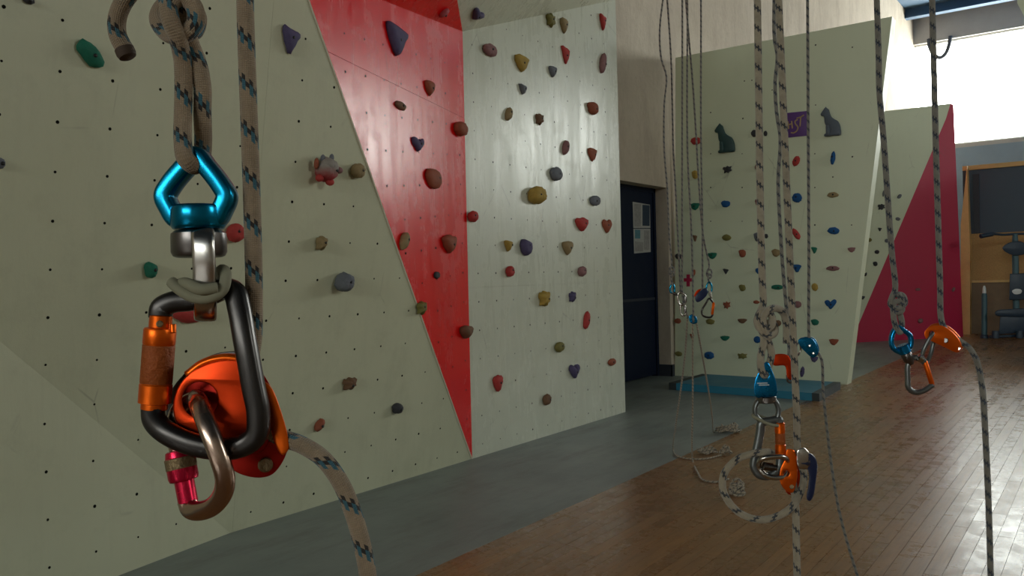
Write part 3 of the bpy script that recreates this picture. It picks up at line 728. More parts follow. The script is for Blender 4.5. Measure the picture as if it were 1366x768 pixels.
for a in [
    (122, 72, 36, 34, 'O', 'green', 'teardrop', 13), (389, 55, 26, 34, 'O', 'purple', 'triangular', 9), (478, 228, 20, 19, 'O', 'tan', 'round', 13), (429, 325, 14, 18, 'O', 'tan', 'knobbly', 14),
    (460, 377, 25, 25, 'O', 'grey', 'round', 22), (202, 361, 17, 21, 'O', 'green', 'blocky', 16), (315, 311, 25, 24, 'O', 'red', 'round', 14), (258, 420, 52, 24, 'O', 'red', 'long', 14), (467, 512, 20, 17, 'O', 'brown', 'knobbly', 12),
    (531, 545, 16, 14, 'O', 'dark', 'blocky', 10), (427, 567, 21, 16, 'O', 'rust', 'oval', 9), (39, 1, 14, 9, 'O', 'dark', 'round', 6), (1, 218, 12, 14, 'O', 'grey', 'round', 8),
    (531, 55, 33, 40, 'W', 'purple', 'triangular', 10), (574, 118, 15, 19, 'W', 'rust', 'shield-shaped'), (535, 141, 17, 12, 'W', 'brown', 'long'), (558, 193, 19, 18, 'W', 'purple', 'heart-shaped', 6),
    (580, 239, 24, 25, 'W', 'rust', 'blocky', 8), (540, 322, 17, 23, 'W', 'tan', 'oval', 10), (601, 326, 21, 23, 'W', 'rust', 'shield-shaped', 10), (583, 367, 9, 9, 'W', 'dark', 'round'), (563, 411, 14, 17, 'W', 'olive', 'knobbly', 9),
    (615, 172, 19, 18, 'W', 'rust', 'round', 11), (623, 443, 17, 17, 'W', 'brown', 'shield-shaped', 12), (593, 18, 11, 16, 'U', 'pink', 'oval', 6),
    (637, 21, 18, 15, 'X', 'purple', 'heart-shaped', 7), (735, 27, 14, 18, 'R', 'olive', 'knobbly'), (753, 35, 12, 19, 'R', 'tan', 'shield-shaped'), (805, 30, 11, 21, 'R', 'red', 'triangular'), (654, 67, 21, 16, 'R', 'mauve', 'round'),
    (697, 85, 21, 21, 'R', 'yellow', 'shield-shaped', 7), (755, 74, 13, 23, 'R', 'red', 'triangular', 4), (805, 85, 15, 27, 'R', 'mauve', 'oval', 6), (738, 96, 12, 14, 'R', 'grey', 'shield-shaped'), (698, 119, 12, 13, 'R', 'grey', 'triangular'),
    (679, 152, 15, 18, 'R', 'tan', 'oval'), (720, 159, 12, 15, 'R', 'brown', 'knobbly'), (792, 145, 16, 16, 'R', 'rust', 'blocky', 8), (755, 197, 14, 19, 'R', 'mauve', 'oval'), (791, 207, 13, 17, 'R', 'rust', 'shield-shaped', 4),
    (742, 232, 17, 18, 'R', 'grey', 'round'), (717, 261, 25, 22, 'R', 'yellow', 'round', 14), (794, 268, 15, 13, 'R', 'grey', 'round'), (631, 289, 15, 14, 'R', 'red', 'round', 9), (777, 300, 18, 17, 'R', 'red', 'shield-shaped'),
    (810, 302, 14, 18, 'R', 'rust', 'heart-shaped', 5), (679, 328, 12, 14, 'R', 'yellow', 'triangular', 8), (703, 330, 17, 21, 'R', 'purple', 'blocky', 9), (758, 331, 15, 17, 'R', 'tan', 'shield-shaped', 8), (681, 362, 12, 14, 'R', 'red', 'round', 8),
    (777, 362, 12, 13, 'R', 'mauve', 'round', 7), (727, 398, 16, 21, 'R', 'yellow', 'knobbly', 10), (764, 396, 10, 14, 'R', 'purple', 'knobbly', 6), (783, 427, 14, 23, 'R', 'red', 'oval', 5), (747, 463, 14, 13, 'R', 'olive', 'round', 7),
    (767, 495, 16, 18, 'R', 'purple', 'heart-shaped', 7), (817, 483, 12, 10, 'R', 'rust', 'long'), (665, 512, 14, 21, 'R', 'red', 'shield-shaped', 7), (730, 533, 12, 14, 'R', 'brown', 'round', 7),
    (928, 188, 14, 11, 'F', 'red', 'long'), (970, 226, 12, 10, 'F', 'dark', 'knobbly'), (1006, 178, 8, 9, 'F', 'dark', 'round'), (1021, 178, 5, 7, 'F', 'dark', 'round'), (1011, 223, 8, 9, 'F', 'mauve', 'round'), (1062, 215, 15, 13, 'F', 'red', 'oval'),
    (1111, 211, 10, 17, 'F', 'blue', 'oval'), (927, 233, 9, 11, 'F', 'yellow', 'blocky'), (927, 275, 13, 10, 'F', 'green', 'half-moon'), (968, 272, 12, 9, 'F', 'blue', 'blocky'), (1011, 270, 8, 9, 'F', 'mauve', 'blocky'),
    (1063, 264, 13, 12, 'F', 'blue', 'round'), (1111, 260, 14, 8, 'F', 'tan', 'long'), (927, 318, 6, 9, 'F', 'brown', 'triangular'), (969, 317, 12, 9, 'F', 'olive', 'long'), (1011, 316, 12, 12, 'F', 'grey', 'blocky'), (1022, 315, 5, 6, 'F', 'dark', 'round'),
    (1062, 312, 11, 15, 'F', 'red', 'teardrop'), (1112, 308, 15, 10, 'F', 'blue', 'long'), (990, 338, 10, 10, 'F', 'rust', 'blocky'), (1035, 337, 11, 10, 'F', 'tan', 'blocky'), (1086, 334, 8, 9, 'F', 'green', 'triangular'), (1136, 333, 10, 7, 'F', 'mauve', 'half-moon'),
    (905, 342, 10, 8, 'F', 'dark', 'long'), (950, 341, 13, 9, 'F', 'green', 'half-moon'), (1063, 358, 12, 11, 'F', 'blue', 'triangular'), (1111, 358, 16, 7, 'F', 'mauve', 'long'), (968, 362, 8, 7, 'F', 'dark', 'triangular'), (1011, 361, 7, 8, 'F', 'blue', 'half-moon'),
    (925, 364, 8, 9, 'F', 'rust', 'oval'), (990, 384, 9, 9, 'F', 'olive', 'blocky'), (1037, 383, 16, 7, 'F', 'green', 'long'), (1087, 383, 8, 10, 'F', 'yellow', 'round'), (1064, 406, 10, 9, 'F', 'mauve', 'round'), (969, 407, 10, 10, 'F', 'rust', 'knobbly'),
    (1108, 406, 15, 12, 'F', 'blue', 'heart-shaped'), (1009, 403, 8, 5, 'F', 'rust', 'long'), (904, 428, 9, 7, 'F', 'rust', 'round'), (947, 429, 12, 8, 'F', 'olive', 'long'), (990, 428, 12, 7, 'F', 'brown', 'half-moon'), (1038, 431, 8, 8, 'F', 'brown', 'blocky'),
    (1087, 430, 10, 8, 'F', 'green', 'blocky'), (923, 449, 6, 7, 'F', 'rust', 'triangular'), (967, 451, 12, 7, 'F', 'green', 'half-moon'), (1010, 453, 9, 9, 'F', 'blue', 'round'), (1112, 456, 12, 9, 'F', 'rust', 'half-moon'), (905, 472, 10, 7, 'F', 'olive', 'long'),
    (946, 474, 13, 10, 'F', 'blue', 'round'), (990, 475, 13, 8, 'F', 'olive', 'knobbly'), (1086, 479, 10, 8, 'F', 'purple', 'half-moon'), (1070, 496, 9, 14, 'F', 'purple', 'oval'),
    (1179, 258, 5, 8, 'P', 'grey', 'oval'), (1200, 262, 8, 6, 'P', 'grey', 'oval'), (1176, 276, 9, 8, 'P', 'dark', 'knobbly'), (1198, 292, 6, 5, 'P', 'grey', 'long'), (1174, 306, 5, 5, 'P', 'dark', 'triangular'), (1160, 320, 6, 5, 'P', 'olive', 'round'),
    (1183, 321, 5, 5, 'P', 'grey', 'round'), (1170, 336, 6, 5, 'P', 'dark', 'round'), (1168, 352, 6, 6, 'P', 'dark', 'blocky'), (1155, 366, 5, 5, 'P', 'dark', 'oval'), (1151, 397, 6, 5, 'P', 'dark', 'half-moon'),
    (1225, 386, 7, 4, 'P', 'mauve', 'long'), (1228, 428, 7, 6, 'P', 'mauve', 'round'), (1272, 386, 6, 6, 'P', 'mauve', 'oval')]:
    hold(*a)
# labels that single each hold out by colour, shape and neighbours
def an(w): return ('an ' if w[0] in 'aeiou' else 'a ') + w
count = {}
for h in HOLDS: count.setdefault((h[1], h[2], h[3]), []).append(h)
taken = {}
for h in HOLDS:
    o, col, shape, pl, p, _ = h
    base = f'{col} {shape} climbing hold on {PL[pl][2]}'
    same = count[(col, shape, pl)]
    if len(same) == 1:
        o['label'] = base; taken[base] = taken.get(base, 0) + 1
for h in HOLDS:
    o, col, shape, pl, p, _ = h
    if 'label' not in o:
        near = sorted((q for q in HOLDS if q is not h and q[3] == pl and (q[1], q[2]) != (col, shape)), key=lambda q: (q[4] - p).length)
        for q in near[:6]:
            d = q[4] - p
            hz = math.hypot(d.x, d.y)
            rel = 'beside' if hz > abs(d.z) else ('below' if d.z > 0 else 'above')
            lab = f'{col} {shape} hold on {PL[pl][2]}, {rel} {an(q[1])} {q[2]} one'
            if lab not in taken: break
        o['label'] = lab; taken[lab] = taken.get(lab, 0) + 1
    o['category'] = 'climbing hold'; o['group'] = GRP[pl]

# animal-shaped hold
def animal():
    p, n, L, hm, d = place(436, 226, 30, 38, 'O', 22)
    g = G('grey_to_red_resin'); tc = g.new('ShaderNodeTexCoord'); sp = g.new('ShaderNodeSeparateXYZ'); g.t.links.new(tc.outputs['Object'], sp.inputs[0])
    nz = g.noise(tc.outputs['Object'], 30)
    fac = g.ramp(g.math('ADD', sp.outputs[1], g.math('MULTIPLY', g.math('SUBTRACT', nz, .5), hm * .3)), -hm * .28, hm * .12)
    g.p(Base_Color=g.mix(fac, (.33, .02, .025), (.28, .25, .22)), Roughness=.7)
    v, f = hold_mesh('round', L, hm * .82, d, 5, g.m, 0, .05)
    o = mesh_obj('climbing_hold', v, f, g.m); set_frame(o, p, n)
    def blob(name, x, y, z, rx, ry, rz, m):
        bm = bmesh.new(); bmesh.ops.create_icosphere(bm, subdivisions=2, radius=1)
        for q in bm.verts: q.co = Vector((q.co.x * rx, q.co.y * ry, q.co.z * rz))
        me = bpy.data.meshes.new(name); bm.to_mesh(me); bm.free(); me.materials.append(m)
        me.polygons.foreach_set('use_smooth', [True] * len(me.polygons))
        c = bpy.data.objects.new(name, me); link(c, o); c.location = (x, y, z); return c
    s = hm
    blob('ear', .12 * s, .42 * s, d * .5, .09 * s, .14 * s, .08 * s, HM['grey'])
    blob('ear', -.22 * s, .36 * s, d * .4, .09 * s, .14 * s, .08 * s, HM['grey'])
    blob('snout', .34 * s, .02 * s, d * .8, .14 * s, .12 * s, .16 * s, HM['mauve'])
    blob('tail', -.48 * s, .16 * s, d * .4, .09 * s, .2 * s, .09 * s, HM['rust'])
    blob('foot', .08 * s, -.42 * s, d * .6, .16 * s, .13 * s, .16 * s, HM['red'])
    blob('foot', -.34 * s, -.32 * s, d * .5, .15 * s, .13 * s, .15 * s, HM['red'])
    bl = mesh_obj('bolt', *disc(.009, .005), M['bolt'], o, keep_local=True); bl.location = (.16 * s, .0, d * .95)
    tag(o, 'grey and red animal-shaped climbing hold with ears and feet', 'climbing hold', GRP['O'])
animal()
# cats, poster and cross on the partition
def FP(x, y, d=0): return onF(x, y) + Vector((0, -d * .0078, 0))
cat = [(280, 180), (305, 185), (335, 210), (352, 262), (380, 330), (430, 372), (485, 402), (522, 462), (540, 540), (540, 635), (500, 652), (420, 655), (330, 668), (265, 665), (264, 640), (298, 605), (300, 510), (272, 440), (255, 330), (215, 320), (205, 290), (230, 245), (262, 200)]
M['cat_green'] = plain('dark_green_resin', (.015, .055, .055), .5); M['cat_grey'] = plain('blue_grey_resin', (.09, .11, .14), .6)
for ox, oy, m, lab in ((938.8, 152, 'cat_green', 'dark green sitting cat figure mounted on the cream panel'), (1080, 130, 'cat_grey', 'blue grey sitting cat figure mounted on the cream panel')):
    c = empty('cat_figure', FP(ox + 30, oy + 52)); tag(c, lab, 'cat figure', 'cat figures on the panel')
    plate('cat_body', [(ox + x / 12.8, oy + y / 12.8) for x, y in cat], FP, 0, 6, M[m], c, bevel=1.6)
    plate('cat_leg', [(ox + x / 12.8, oy + y / 12.8) for x, y in [(305, 480), (350, 480), (365, 560), (360, 640), (310, 645), (300, 560)]], FP, 4.8, 8, M[m], c, bevel=1.0)
    plate('cat_ear', [(ox + x / 12.8, oy + y / 12.8) for x, y in [(270, 205), (288, 165), (312, 208)]], FP, 1, 5, M[m], c, bevel=.5, smooth_out=False)
M['violet'] = plain('violet_print', (.10, .03, .20), .5); M['gold'] = plain('gold_lettering', (.40, .27, .13), .5)
ps = plate('wall_sign', [(1047, 151), (1077, 148), (1077, 181), (1047, 184)], FP, 0, 1.2, M['violet'], bevel=.2, smooth_out=False); tag(ps, 'violet square sign with gold lettering on the cream panel', 'sign')
def stroke(parent, pts, r, P, d, m, name='lettering'):
    sweep(name, spline([P(x, y, d) for x, y in pts], 5), r, m, parent, ry=.002, seg=8, ref=Vector((0, -1, 0)))
for pts in ([(1051.5, 162), (1052.5, 172)], [(1051.5, 166.5), (1056.5, 165.5)], [(1056.5, 161.5), (1057.5, 171.5)],
            [(1064.5, 159.5), (1061, 162), (1062, 166), (1064.8, 170), (1063.5, 174.5), (1059, 177.5), (1055.5, 177)], [(1063, 158), (1068, 156.5), (1073, 153.5)], [(1068.5, 156.5), (1067.5, 169.5)]):
    stroke(ps, pts, .0075, FP, 1.7, M['gold'])
M['cross'] = plain('pink_red_print', (.45, .01, .06), .6)
cr = plate('cross_sign', [(916, 366), (920.5, 366), (920.5, 371), (924, 371), (924, 375.5), (920.5, 375.5), (920.5, 382), (916, 382), (916, 375.5), (912.5, 375.5), (912.5, 371), (916, 371)], FP, 0, 1, M['cross'], bevel=.1, smooth_out=False)
tag(cr, 'pink red cross on the cream panel behind the hanging ropes', 'cross sign')

# ------------------------------------------------------------------ ropes and gear
RR = .00525; PITCH_R = .0105 * 2.7
def rope(name, pts, m, label, r=RR, seg=10, n=6, group=None, ceiling=True, floor=False, pitch=None, ends=()):
    pts = list(pts)
    if ceiling:
        p = pts[0]; pts = [Vector((p.x, p.y, ROOF_Z)), Vector((p.x, p.y, p.z + (ROOF_Z - p.z) * .5)), Vector((p.x, p.y, p.z + .35))] + pts
    if floor:
        p = pts[-1]; q = (pts[-1] - pts[-2]).normalized(); rx = p.x + q.x * .1; ry_ = p.y + q.y * .1
        pts += [Vector((rx, ry_, p.z * .45)), Vector((rx, ry_, .08)), Vector((rx + .03, ry_, r + .002)), Vector((rx + .2, ry_ + .05, r + .001)), Vector((rx + .35, ry_ - .05, r + .001))]
    o = sweep(name, spline(pts, n), r, m, None, seg=seg, pitch=pitch or PITCH_R)
    if label: tag(o, label, 'rope', group)
    return o
# ---- nearest rig
P = PX(.5); s = P.s
def PP(l, f=P): return [f(*q) for q in l]
r1 = rope('climbing_rope', PP([(238, -90, -4), (237, -40, -4), (236, -8, -2), (244, 26, -6), (258, 42, -12), (264, 22, -18), (246, 4, -22), (220, 8, -16), (211, 26, -4), (226, 46, 10), (246, 46, 20), (261, 30, 20), (258, 8, 22), (242, -4, 26), (226, 6, 32), (228, 28, 36), (236, 48, 30), (241, 66, 18), (244, 84, 10), (245, 120, 8), (244, 160, 10), (244, 190, 18),
                           (248, 212, 22), (259, 221, 8), (268, 214, -12), (271, 190, -20), (270, 150, -10), (270, 116, -4), (264, 84, -2), (254, 58, 2), (247, 36, 6), (245, 8, 4), (250, -18, 14), (236, -34, 24), (210, -34, 16), (186, -20, 8), (168, -2, 4), (157, 22, 4), (157, 46, 4), (170, 72, 4)]),
          M['rope'], 'tan rope with teal flecks knotted above the big blue swivel', seg=16, n=10)
lathe('rope_end', P(165.5, 65, 4), P(171.5, 78, 4), [(12.4 * s, 0), (12.6 * s, .5), (11 * s, .85), (7 * s, 1)], M['rope_end'], r1)
r2 = rope('climbing_rope', PP([(326, -40, -14), (328, 40, -14), (333, 180, -14), (337, 300, -14), (339, 400, -14), (338, 450, -12), (333, 490, -6), (336, 535, -4), (354, 570, -4), (378, 584, -2), (402, 593, 2), (430, 611, 5), (455, 645, 7), (473, 690, 9), (486, 740, 10), (493, 790, 10)]),
          M['rope'], 'tan rope with teal flecks running into the large orange belay device', seg=16, n=10, floor=True)
CAMN = -FWD
# swivel
sw = empty('swivel', P(264, 310)); tag(sw, 'large blue swivel with silver clevis on the nearest rope', 'swivel')
eye_pts = [(263, 208), (276, 222), (296, 248), (303, 262), (297, 279), (288, 293), (263, 295), (238, 293), (228, 279), (221, 262), (229, 246), (250, 221)]
sweep('eye', spline(PP(eye_pts), 6, True), 12.5 * s, M['blue_near'], sw, ry=16 * s, seg=20, closed=True, ref=CAMN, power=.5)
lathe('barrel', P(264, 274), P(265, 306), [(31 * s, 0), (34 * s, .08), (35 * s, .2), (35 * s, .85), (33 * s, .96), (31 * s, 1)], M['blue_near'], sw, 40)
lathe('collar', P(265, 308), P(266, 343), [(31 * s, 0), (35 * s, .1), (35.5 * s, .25), (35.5 * s, .8), (33 * s, .95), (29 * s, 1)], M['steel_dark'], sw, 40)
sweep('clevis', spline(PP([(270, 309, 30), (271, 320, 38), (272, 345, 40), (273, 375, 36), (274, 404, 28), (274, 423, 0), (274, 404, -28), (273, 375, -34), (272, 345, -38), (271, 320, -36), (270, 309, -28)]), 6), 6 * s, M['silver'], sw, ry=14.5 * s, seg=16, ref=RIGHT, power=.6)
cd_ = sweep('rubber_loop', spline(PP([(229, 376, 22), (240, 386, 30), (258, 396, 38), (280, 397, 40), (297, 386, 34), (301, 366, 26), (296, 360, 8), (288, 374, -16), (268, 388, -44), (246, 390, -30), (240, 380, 6), (250, 378, 34), (268, 386, 48), (290, 384, 40)]), 8), 7.6 * s, M['cord'], seg=12)
tag(cd_, 'olive rubber cord wrapped where the black carabiner meets the swivel', 'cord')
# black carabiner
cb = empty('carabiner', P(270, 500)); tag(cb, 'large black carabiner with an orange twist-lock gate', 'carabiner')
fr_pts = [(214, 424, 4), (216, 411, 4), (230, 403, 3), (255, 400, 1), (280, 393, 2), (300, 385, 6), (313, 390, 14), (319, 410, 20), (327, 455, 28), (337, 510, 31), (345, 553, 31), (342, 580, 30), (322, 595, 28), (288, 598, 26), (250, 590, 26), (220, 575, 22), (206, 560, 14), (204, 545, 8)]
nf = len(spline(fr_pts and PP(fr_pts), 6))
sweep('frame', spline(PP(fr_pts), 6), 14.5 * s, M['black_metal'], cb, ry=13 * s, seg=16, ref=CAMN, power=.7)
a, b_ = P(215, 420, 6), P(205.5, 547, 6)
sl = lathe('gate_sleeve', a, b_, [(12 * s, 0), (14.5 * s, .01), (14.5 * s, .13), (19.5 * s, .14), (20.5 * s, .16), (20.5 * s, .30), (19.8 * s, .31), (19.8 * s, .72), (20.8 * s, .73), (20.8 * s, .92), (17 * s, .93), (17 * s, .985), (15 * s, 1)], M['orange'], cb, 32)
v0 = a.lerp(b_, .315); v1 = a.lerp(b_, .715)
lathe('grip_band', v0, v1, [(20 * s, 0), (20.4 * s, .02), (20.4 * s, .98), (20 * s, 1)], M['orange_grip'], sl, 32)
lathe('rivet', P(213, 432, 19), P(213, 432, 21.5), [(4.6 * s, 0), (4.6 * s, .7), (3.4 * s, 1)], M['bronze'], sl, 14)
box_pin = lathe('lock_pin', P(231, 432, 12), P(231, 444, 12), [(3.5 * s, 0), (4 * s, .1), (4 * s, .9), (3 * s, 1)], M['orange'], sl, 12)
# belay device
bd = empty('belay_device', P(310, 560)); tag(bd, 'large orange assisted-braking belay device clipped to the black carabiner', 'belay device')
plate('rear_lever', [(223, 560), (225, 528), (244, 500), (272, 478), (300, 469), (330, 472), (338, 500), (300, 600), (250, 600)], P, -36, -30, M['black_metal'], bd, bevel=1.5)
plate('back_plate', [(230, 560), (236, 524), (264, 490), (306, 474), (343, 490), (368, 530), (384, 590), (380, 610), (364, 632), (345, 637), (318, 631), (298, 616), (276, 600), (252, 582)], P, -28, -22, M['deep_red'], bd, bevel=1.2)
plate('cam', [(300, 500), (330, 492), (352, 515), (362, 560), (352, 600), (318, 604), (296, 570)], P, -20, 4, M['deep_red'], bd, bevel=2)
plate('front_plate', [(231, 548), (235, 522), (247, 503), (270, 488), (298, 480), (326, 483), (346, 500), (352, 540), (340, 580), (310, 597), (268, 592), (242, 576)], P, 1, 8, M['orange_red'], bd, holes=[(267, 533, 24)], bevel=2.2, yaw=-.05, x0=290)
plate('side_flange', [(350, 508), (361, 515), (374, 545), (385, 586), (385, 599), (377, 607), (366, 590), (358, 550)], P, -22, 12, M['orange'], bd, bevel=2.5)
sweep('upper_rim', spline(PP([(250, 500, 2), (272, 484, 0), (300, 477, -2), (326, 480, -4)]), 6), 6 * s, M['orange'], bd, ry=7 * s, seg=12)
lathe('rivet', P(354, 620, -20), P(354, 620, -14), [(10 * s, 0), (10 * s, .7), (8 * s, 1)], M['bronze'], bd, 20)
# small bronze carabiner
sc_ = empty('carabiner', P(270, 620)); tag(sc_, 'small bronze carabiner with a raspberry red screw gate', 'carabiner')
sweep('frame', spline(PP([(261, 531, -5), (266, 540, 22), (277, 568, 46), (291, 605, 53), (300, 636, 50), (298, 656, 42), (285, 674, 32), (266, 681, 20), (254, 678, 8), (250, 668, 2)]), 6), 12.5 * s, M['copper'], sc_, ry=11 * s, seg=16, ref=(CAMN * .9 + RIGHT * .2).normalized(), power=.8)
sweep('frame_back', spline(PP([(238, 604, -8), (232, 575, -8), (238, 548, -9), (250, 536, -9), (261, 531, -5)]), 6), 11 * s, M['copper'], sc_, seg=14)
a, b_ = P(238, 600, -5), P(251.5, 672, 3)
sg = lathe('screw_gate', a, b_, [(14 * s, 0), (17 * s, .02), (18.5 * s, .12), (18.5 * s, .13), (19.5 * s, .14), (19.5 * s, .5), (18 * s, .56), (12.8 * s, .58), (12.8 * s, .96), (11 * s, 1)], M['pinkred'], sc_, 32)
lathe('knurled_ring', a.lerp(b_, .14), a.lerp(b_, .34), [(19.6 * s, 0), (20 * s, .04), (20 * s, .96), (19.6 * s, 1)], M['bronze'], sg, 32)

# ---- second rig
P = PX(1.2); s = P.s
def PP2(l): return [P(*q) for q in l]
rope('climbing_rope', PP2([(1010, -20), (1012, 120), (1014, 260), (1017, 380, 0), (1018, 404, -1), (1014, 416, -5), (1010, 428, -3), (1016, 440, 4), (1028, 436, 6), (1030, 424, 4), (1022, 414, 6), (1012, 420, 8), (1013, 436, 8), (1025, 448, 5), (1034, 442, -2), (1030, 430, -6), (1018, 436, -6),
                           (1019, 456, 1), (1015, 474, 4), (1015, 490, 6), (1019, 500, 2), (1024, 492, -5), (1029, 472, -3), (1025, 455, 0), (1020, 440, 9), (1018, 424, 11), (1024, 414, 10), (1036, 411, 2), (1045, 418, -8), (1049, 434, -13), (1049, 458, -13)]),
     M['rope_pale'], 'pale knotted rope above the blue swivel and the looped belay rope', seg=12, n=7)
rope('climbing_rope', PP2([(1038, -20), (1043, 100), (1049, 240), (1056, 400), (1061, 510), (1063, 560, -4), (1063, 585, -8), (1066, 612, -8), (1072, 632, -8), (1069, 653, -6), (1052, 680, 8), (1016, 693, 10), (984, 682, 10), (965, 655, 10), (966, 632, 10), (984, 612, 11), (1008, 604, 13), (1020, 603, 11), (1029, 604, -7), (1041, 610, -12), (1052, 624, -9), (1058, 645, -8), (1061, 668, -7), (1062, 710, -6), (1064, 790, -6)]),
     M['rope_pale'], 'pale rope forming a round loop through the orange and navy belay device', seg=12, n=8, floor=True)
sw = empty('swivel', P(1021, 527)); tag(sw, 'blue swivel with grey ring above the round rope loop', 'swivel')
plate('eye', [(1023, 482), (1030, 494), (1036, 512), (1035, 529), (1008, 529), (1006, 512), (1013, 494)], P, -6, 6, M['blue'], sw, holes=[(1020, 500, 5.5)], bevel=1.6)
for k, (xa, xb, yy) in enumerate([(1010, 1024, 511), (1012, 1026, 513.5)]):
    plate('printed_marking', [(xa, yy - .6), (xb, yy - .9), (xb, yy + .3), (xa, yy + .6)], P, 6, 6.4, M['print_white'], sw, bevel=.05, smooth_out=False)
lathe('collar', P(1022, 528), P(1022.5, 537), [(12 * s, 0), (13 * s, .15), (13 * s, .85), (11 * s, 1)], M['steel_dark'], sw, 24)
sweep('ring', spline(PP2([(1012, 534), (1007, 544), (1009, 555), (1018, 563), (1028, 563), (1037, 555), (1038, 544), (1033, 534), (1022, 531)]), 5, True), 3.4 * s, M['grey_metal'], sw, ry=4.5 * s, seg=12, closed=True, ref=CAMN)
cbd = sweep('rubber_loop', spline(PP2([(1005, 555, 3), (1014, 560, 6), (1028, 566, 7), (1041, 567, 3), (1040, 563, -5), (1020, 557, -8), (1006, 552, -4)]), 6, True), 2.2 * s, M['cord'], seg=10, closed=True)
tag(cbd, 'pale rubber cord across the top of the grey carabiner', 'cord')
cb = empty('carabiner', P(1024, 600)); tag(cb, 'grey carabiner with an orange gate beside the round rope loop', 'carabiner')
sweep('frame', spline(PP2([(1040, 566, 0), (1039, 560), (1028, 561), (1016, 564), (1014, 575), (1011, 592), (1007, 610), (1006, 622), (1013, 633, 1), (1027, 634, 2), (1039, 624, 2), (1041, 606, 1)]), 6), 5.6 * s, M['grey_metal'], cb, ry=5 * s, seg=14, ref=CAMN, power=.8)
gs = lathe('gate_sleeve', P(1040, 563, 1), P(1041.5, 607, 1), [(5 * s, 0), (6.6 * s, .04), (6.8 * s, .3), (6.2 * s, .31), (6.2 * s, .68), (7 * s, .69), (7 * s, .94), (5 * s, 1)], M['orange'], cb, 20)
lathe('grip_band', P(1040.5, 577.5, 1), P(1041, 592, 1), [(6.4 * s, 0), (6.6 * s, .05), (6.6 * s, .95), (6.4 * s, 1)], M['orange_grip'], gs, 20)
sc_ = empty('carabiner', P(1030, 620)); tag(sc_, 'small silver carabiner linking the grey carabiner to the orange belay device', 'carabiner')
sweep('frame', spline(PP2([(1012, 622, 6), (1016, 612, 15), (1030, 609, 17), (1047, 610, 12), (1051, 620, 0), (1046, 634, 4), (1034, 637, 8), (1020, 633, 8)]), 5, True), 3.6 * s, M['silver'], sc_, seg=12, closed=True)
lathe('screw_gate', P(1017, 621, 12), P(1036, 624, 12), [(3 * s, 0), (5.4 * s, .05), (5.4 * s, .7), (4 * s, .75), (4 * s, 1)], M['steel_dark'], sc_, 18)
bd = empty('belay_device', P(1060, 630)); tag(bd, 'orange belay device with a navy handle on the looped rope', 'belay device')
plate('front_plate', [(1050, 599), (1059, 600), (1063, 612), (1063, 640), (1057, 657), (1047, 653), (1040, 641), (1041, 625), (1047, 612)], P, -1, 8, M['orange'], bd, holes=[(1049, 631, 4)], bevel=2)
plate('back_plate', [(1052, 602), (1066, 604), (1069, 630), (1066, 650), (1056, 660), (1048, 655)], P, -22, -18, M['orange_red'], bd, bevel=1)
plate('cam', [(1064, 600), (1072, 597), (1080, 604), (1082, 622), (1072, 626), (1064, 622)], P, 0, 9, M['silver'], bd, bevel=2)
plate('handle', [(1076, 604), (1084, 606), (1090, 616), (1089, 638), (1084, 664), (1080, 668), (1076, 665), (1078, 648), (1079, 632), (1075, 622), (1068, 620), (1066, 616), (1076, 614)], P, 0, 9, M['navy'], bd, bevel=2)
lathe('rivet', P(1056, 649, 7), P(1056, 649, 9), [(3.2 * s, 0), (3.2 * s, .7), (2.4 * s, 1)], M['bronze'], bd, 14)

# ---- two thin ropes behind it
Pc = PX(2.3)
rope('climbing_rope', [Pc(*q) for q in [(1033, -20), (1033, 50), (1037, 75), (1034, 110), (1036, 150), (1041, 185), (1038, 240), (1040, 290), (1043, 340), (1048, 400), (1052, 440), (1053, 480)]], M['rope_dark'], 'thin wavy grey rope hanging to the small red orange device', seg=8, n=4)
bd = empty('belay_device', Pc(1045, 490)); tag(bd, 'small red orange belay device hanging behind the pale rope', 'belay device')
plate('body', [(1031, 474), (1050, 473), (1055, 481), (1058, 498), (1055, 507), (1050, 503), (1047, 488), (1032, 487)], Pc, -4, 4, M['orange_red'], bd, bevel=1)
sweep('hook', spline([Pc(*q) for q in [(1050, 500), (1051, 508), (1056, 510), (1060, 505)]], 5), 1.6 * Pc.s, M['steel_dark'], bd, seg=10)
Pd = PX(2.9)
rope('climbing_rope', [Pd(*q) for q in [(1077, -20), (1078, 150), (1079, 330), (1079, 445), (1080, 458, 0), (1086, 468, 0), (1091, 471), (1096, 480), (1098, 520), (1104, 580), (1119, 680), (1146, 775)]], M['rope_dark'], 'thin grey rope running through the small bright blue belay device', seg=8, n=5, floor=True)
bd = empty('belay_device', Pd(1078, 465)); tag(bd, 'small bright blue belay device on a thin grey rope', 'belay device')
plate('front_plate', [(1065, 453), (1076, 450), (1084, 452), (1089, 459), (1092, 468), (1090, 474), (1084, 477), (1074, 469), (1067, 461)], Pd, 2, 5, M['blue'], bd, bevel=.8)
plate('back_plate', [(1066, 452), (1077, 449), (1086, 451), (1091, 459), (1093, 467), (1091, 473), (1084, 476), (1074, 468), (1068, 461)], Pd, -6, -3, M['blue'], bd, bevel=.8)
for x, y in ((1080, 461), (1085, 471)): lathe('rivet', Pd(x, y, 4), Pd(x, y, 6), [(1.8 * Pd.s, 0), (1.8 * Pd.s, .8), (1.2 * Pd.s, 1)], M['silver'], bd, 10)
sweep('carabiner_link', spline([Pd(*q) for q in [(1066, 457, 3), (1061, 462, 3), (1060, 470, 2), (1064, 474, -2), (1068, 466, -3)]], 5, True), 1.3 * Pd.s, M['silver'], bd, seg=8, closed=True)

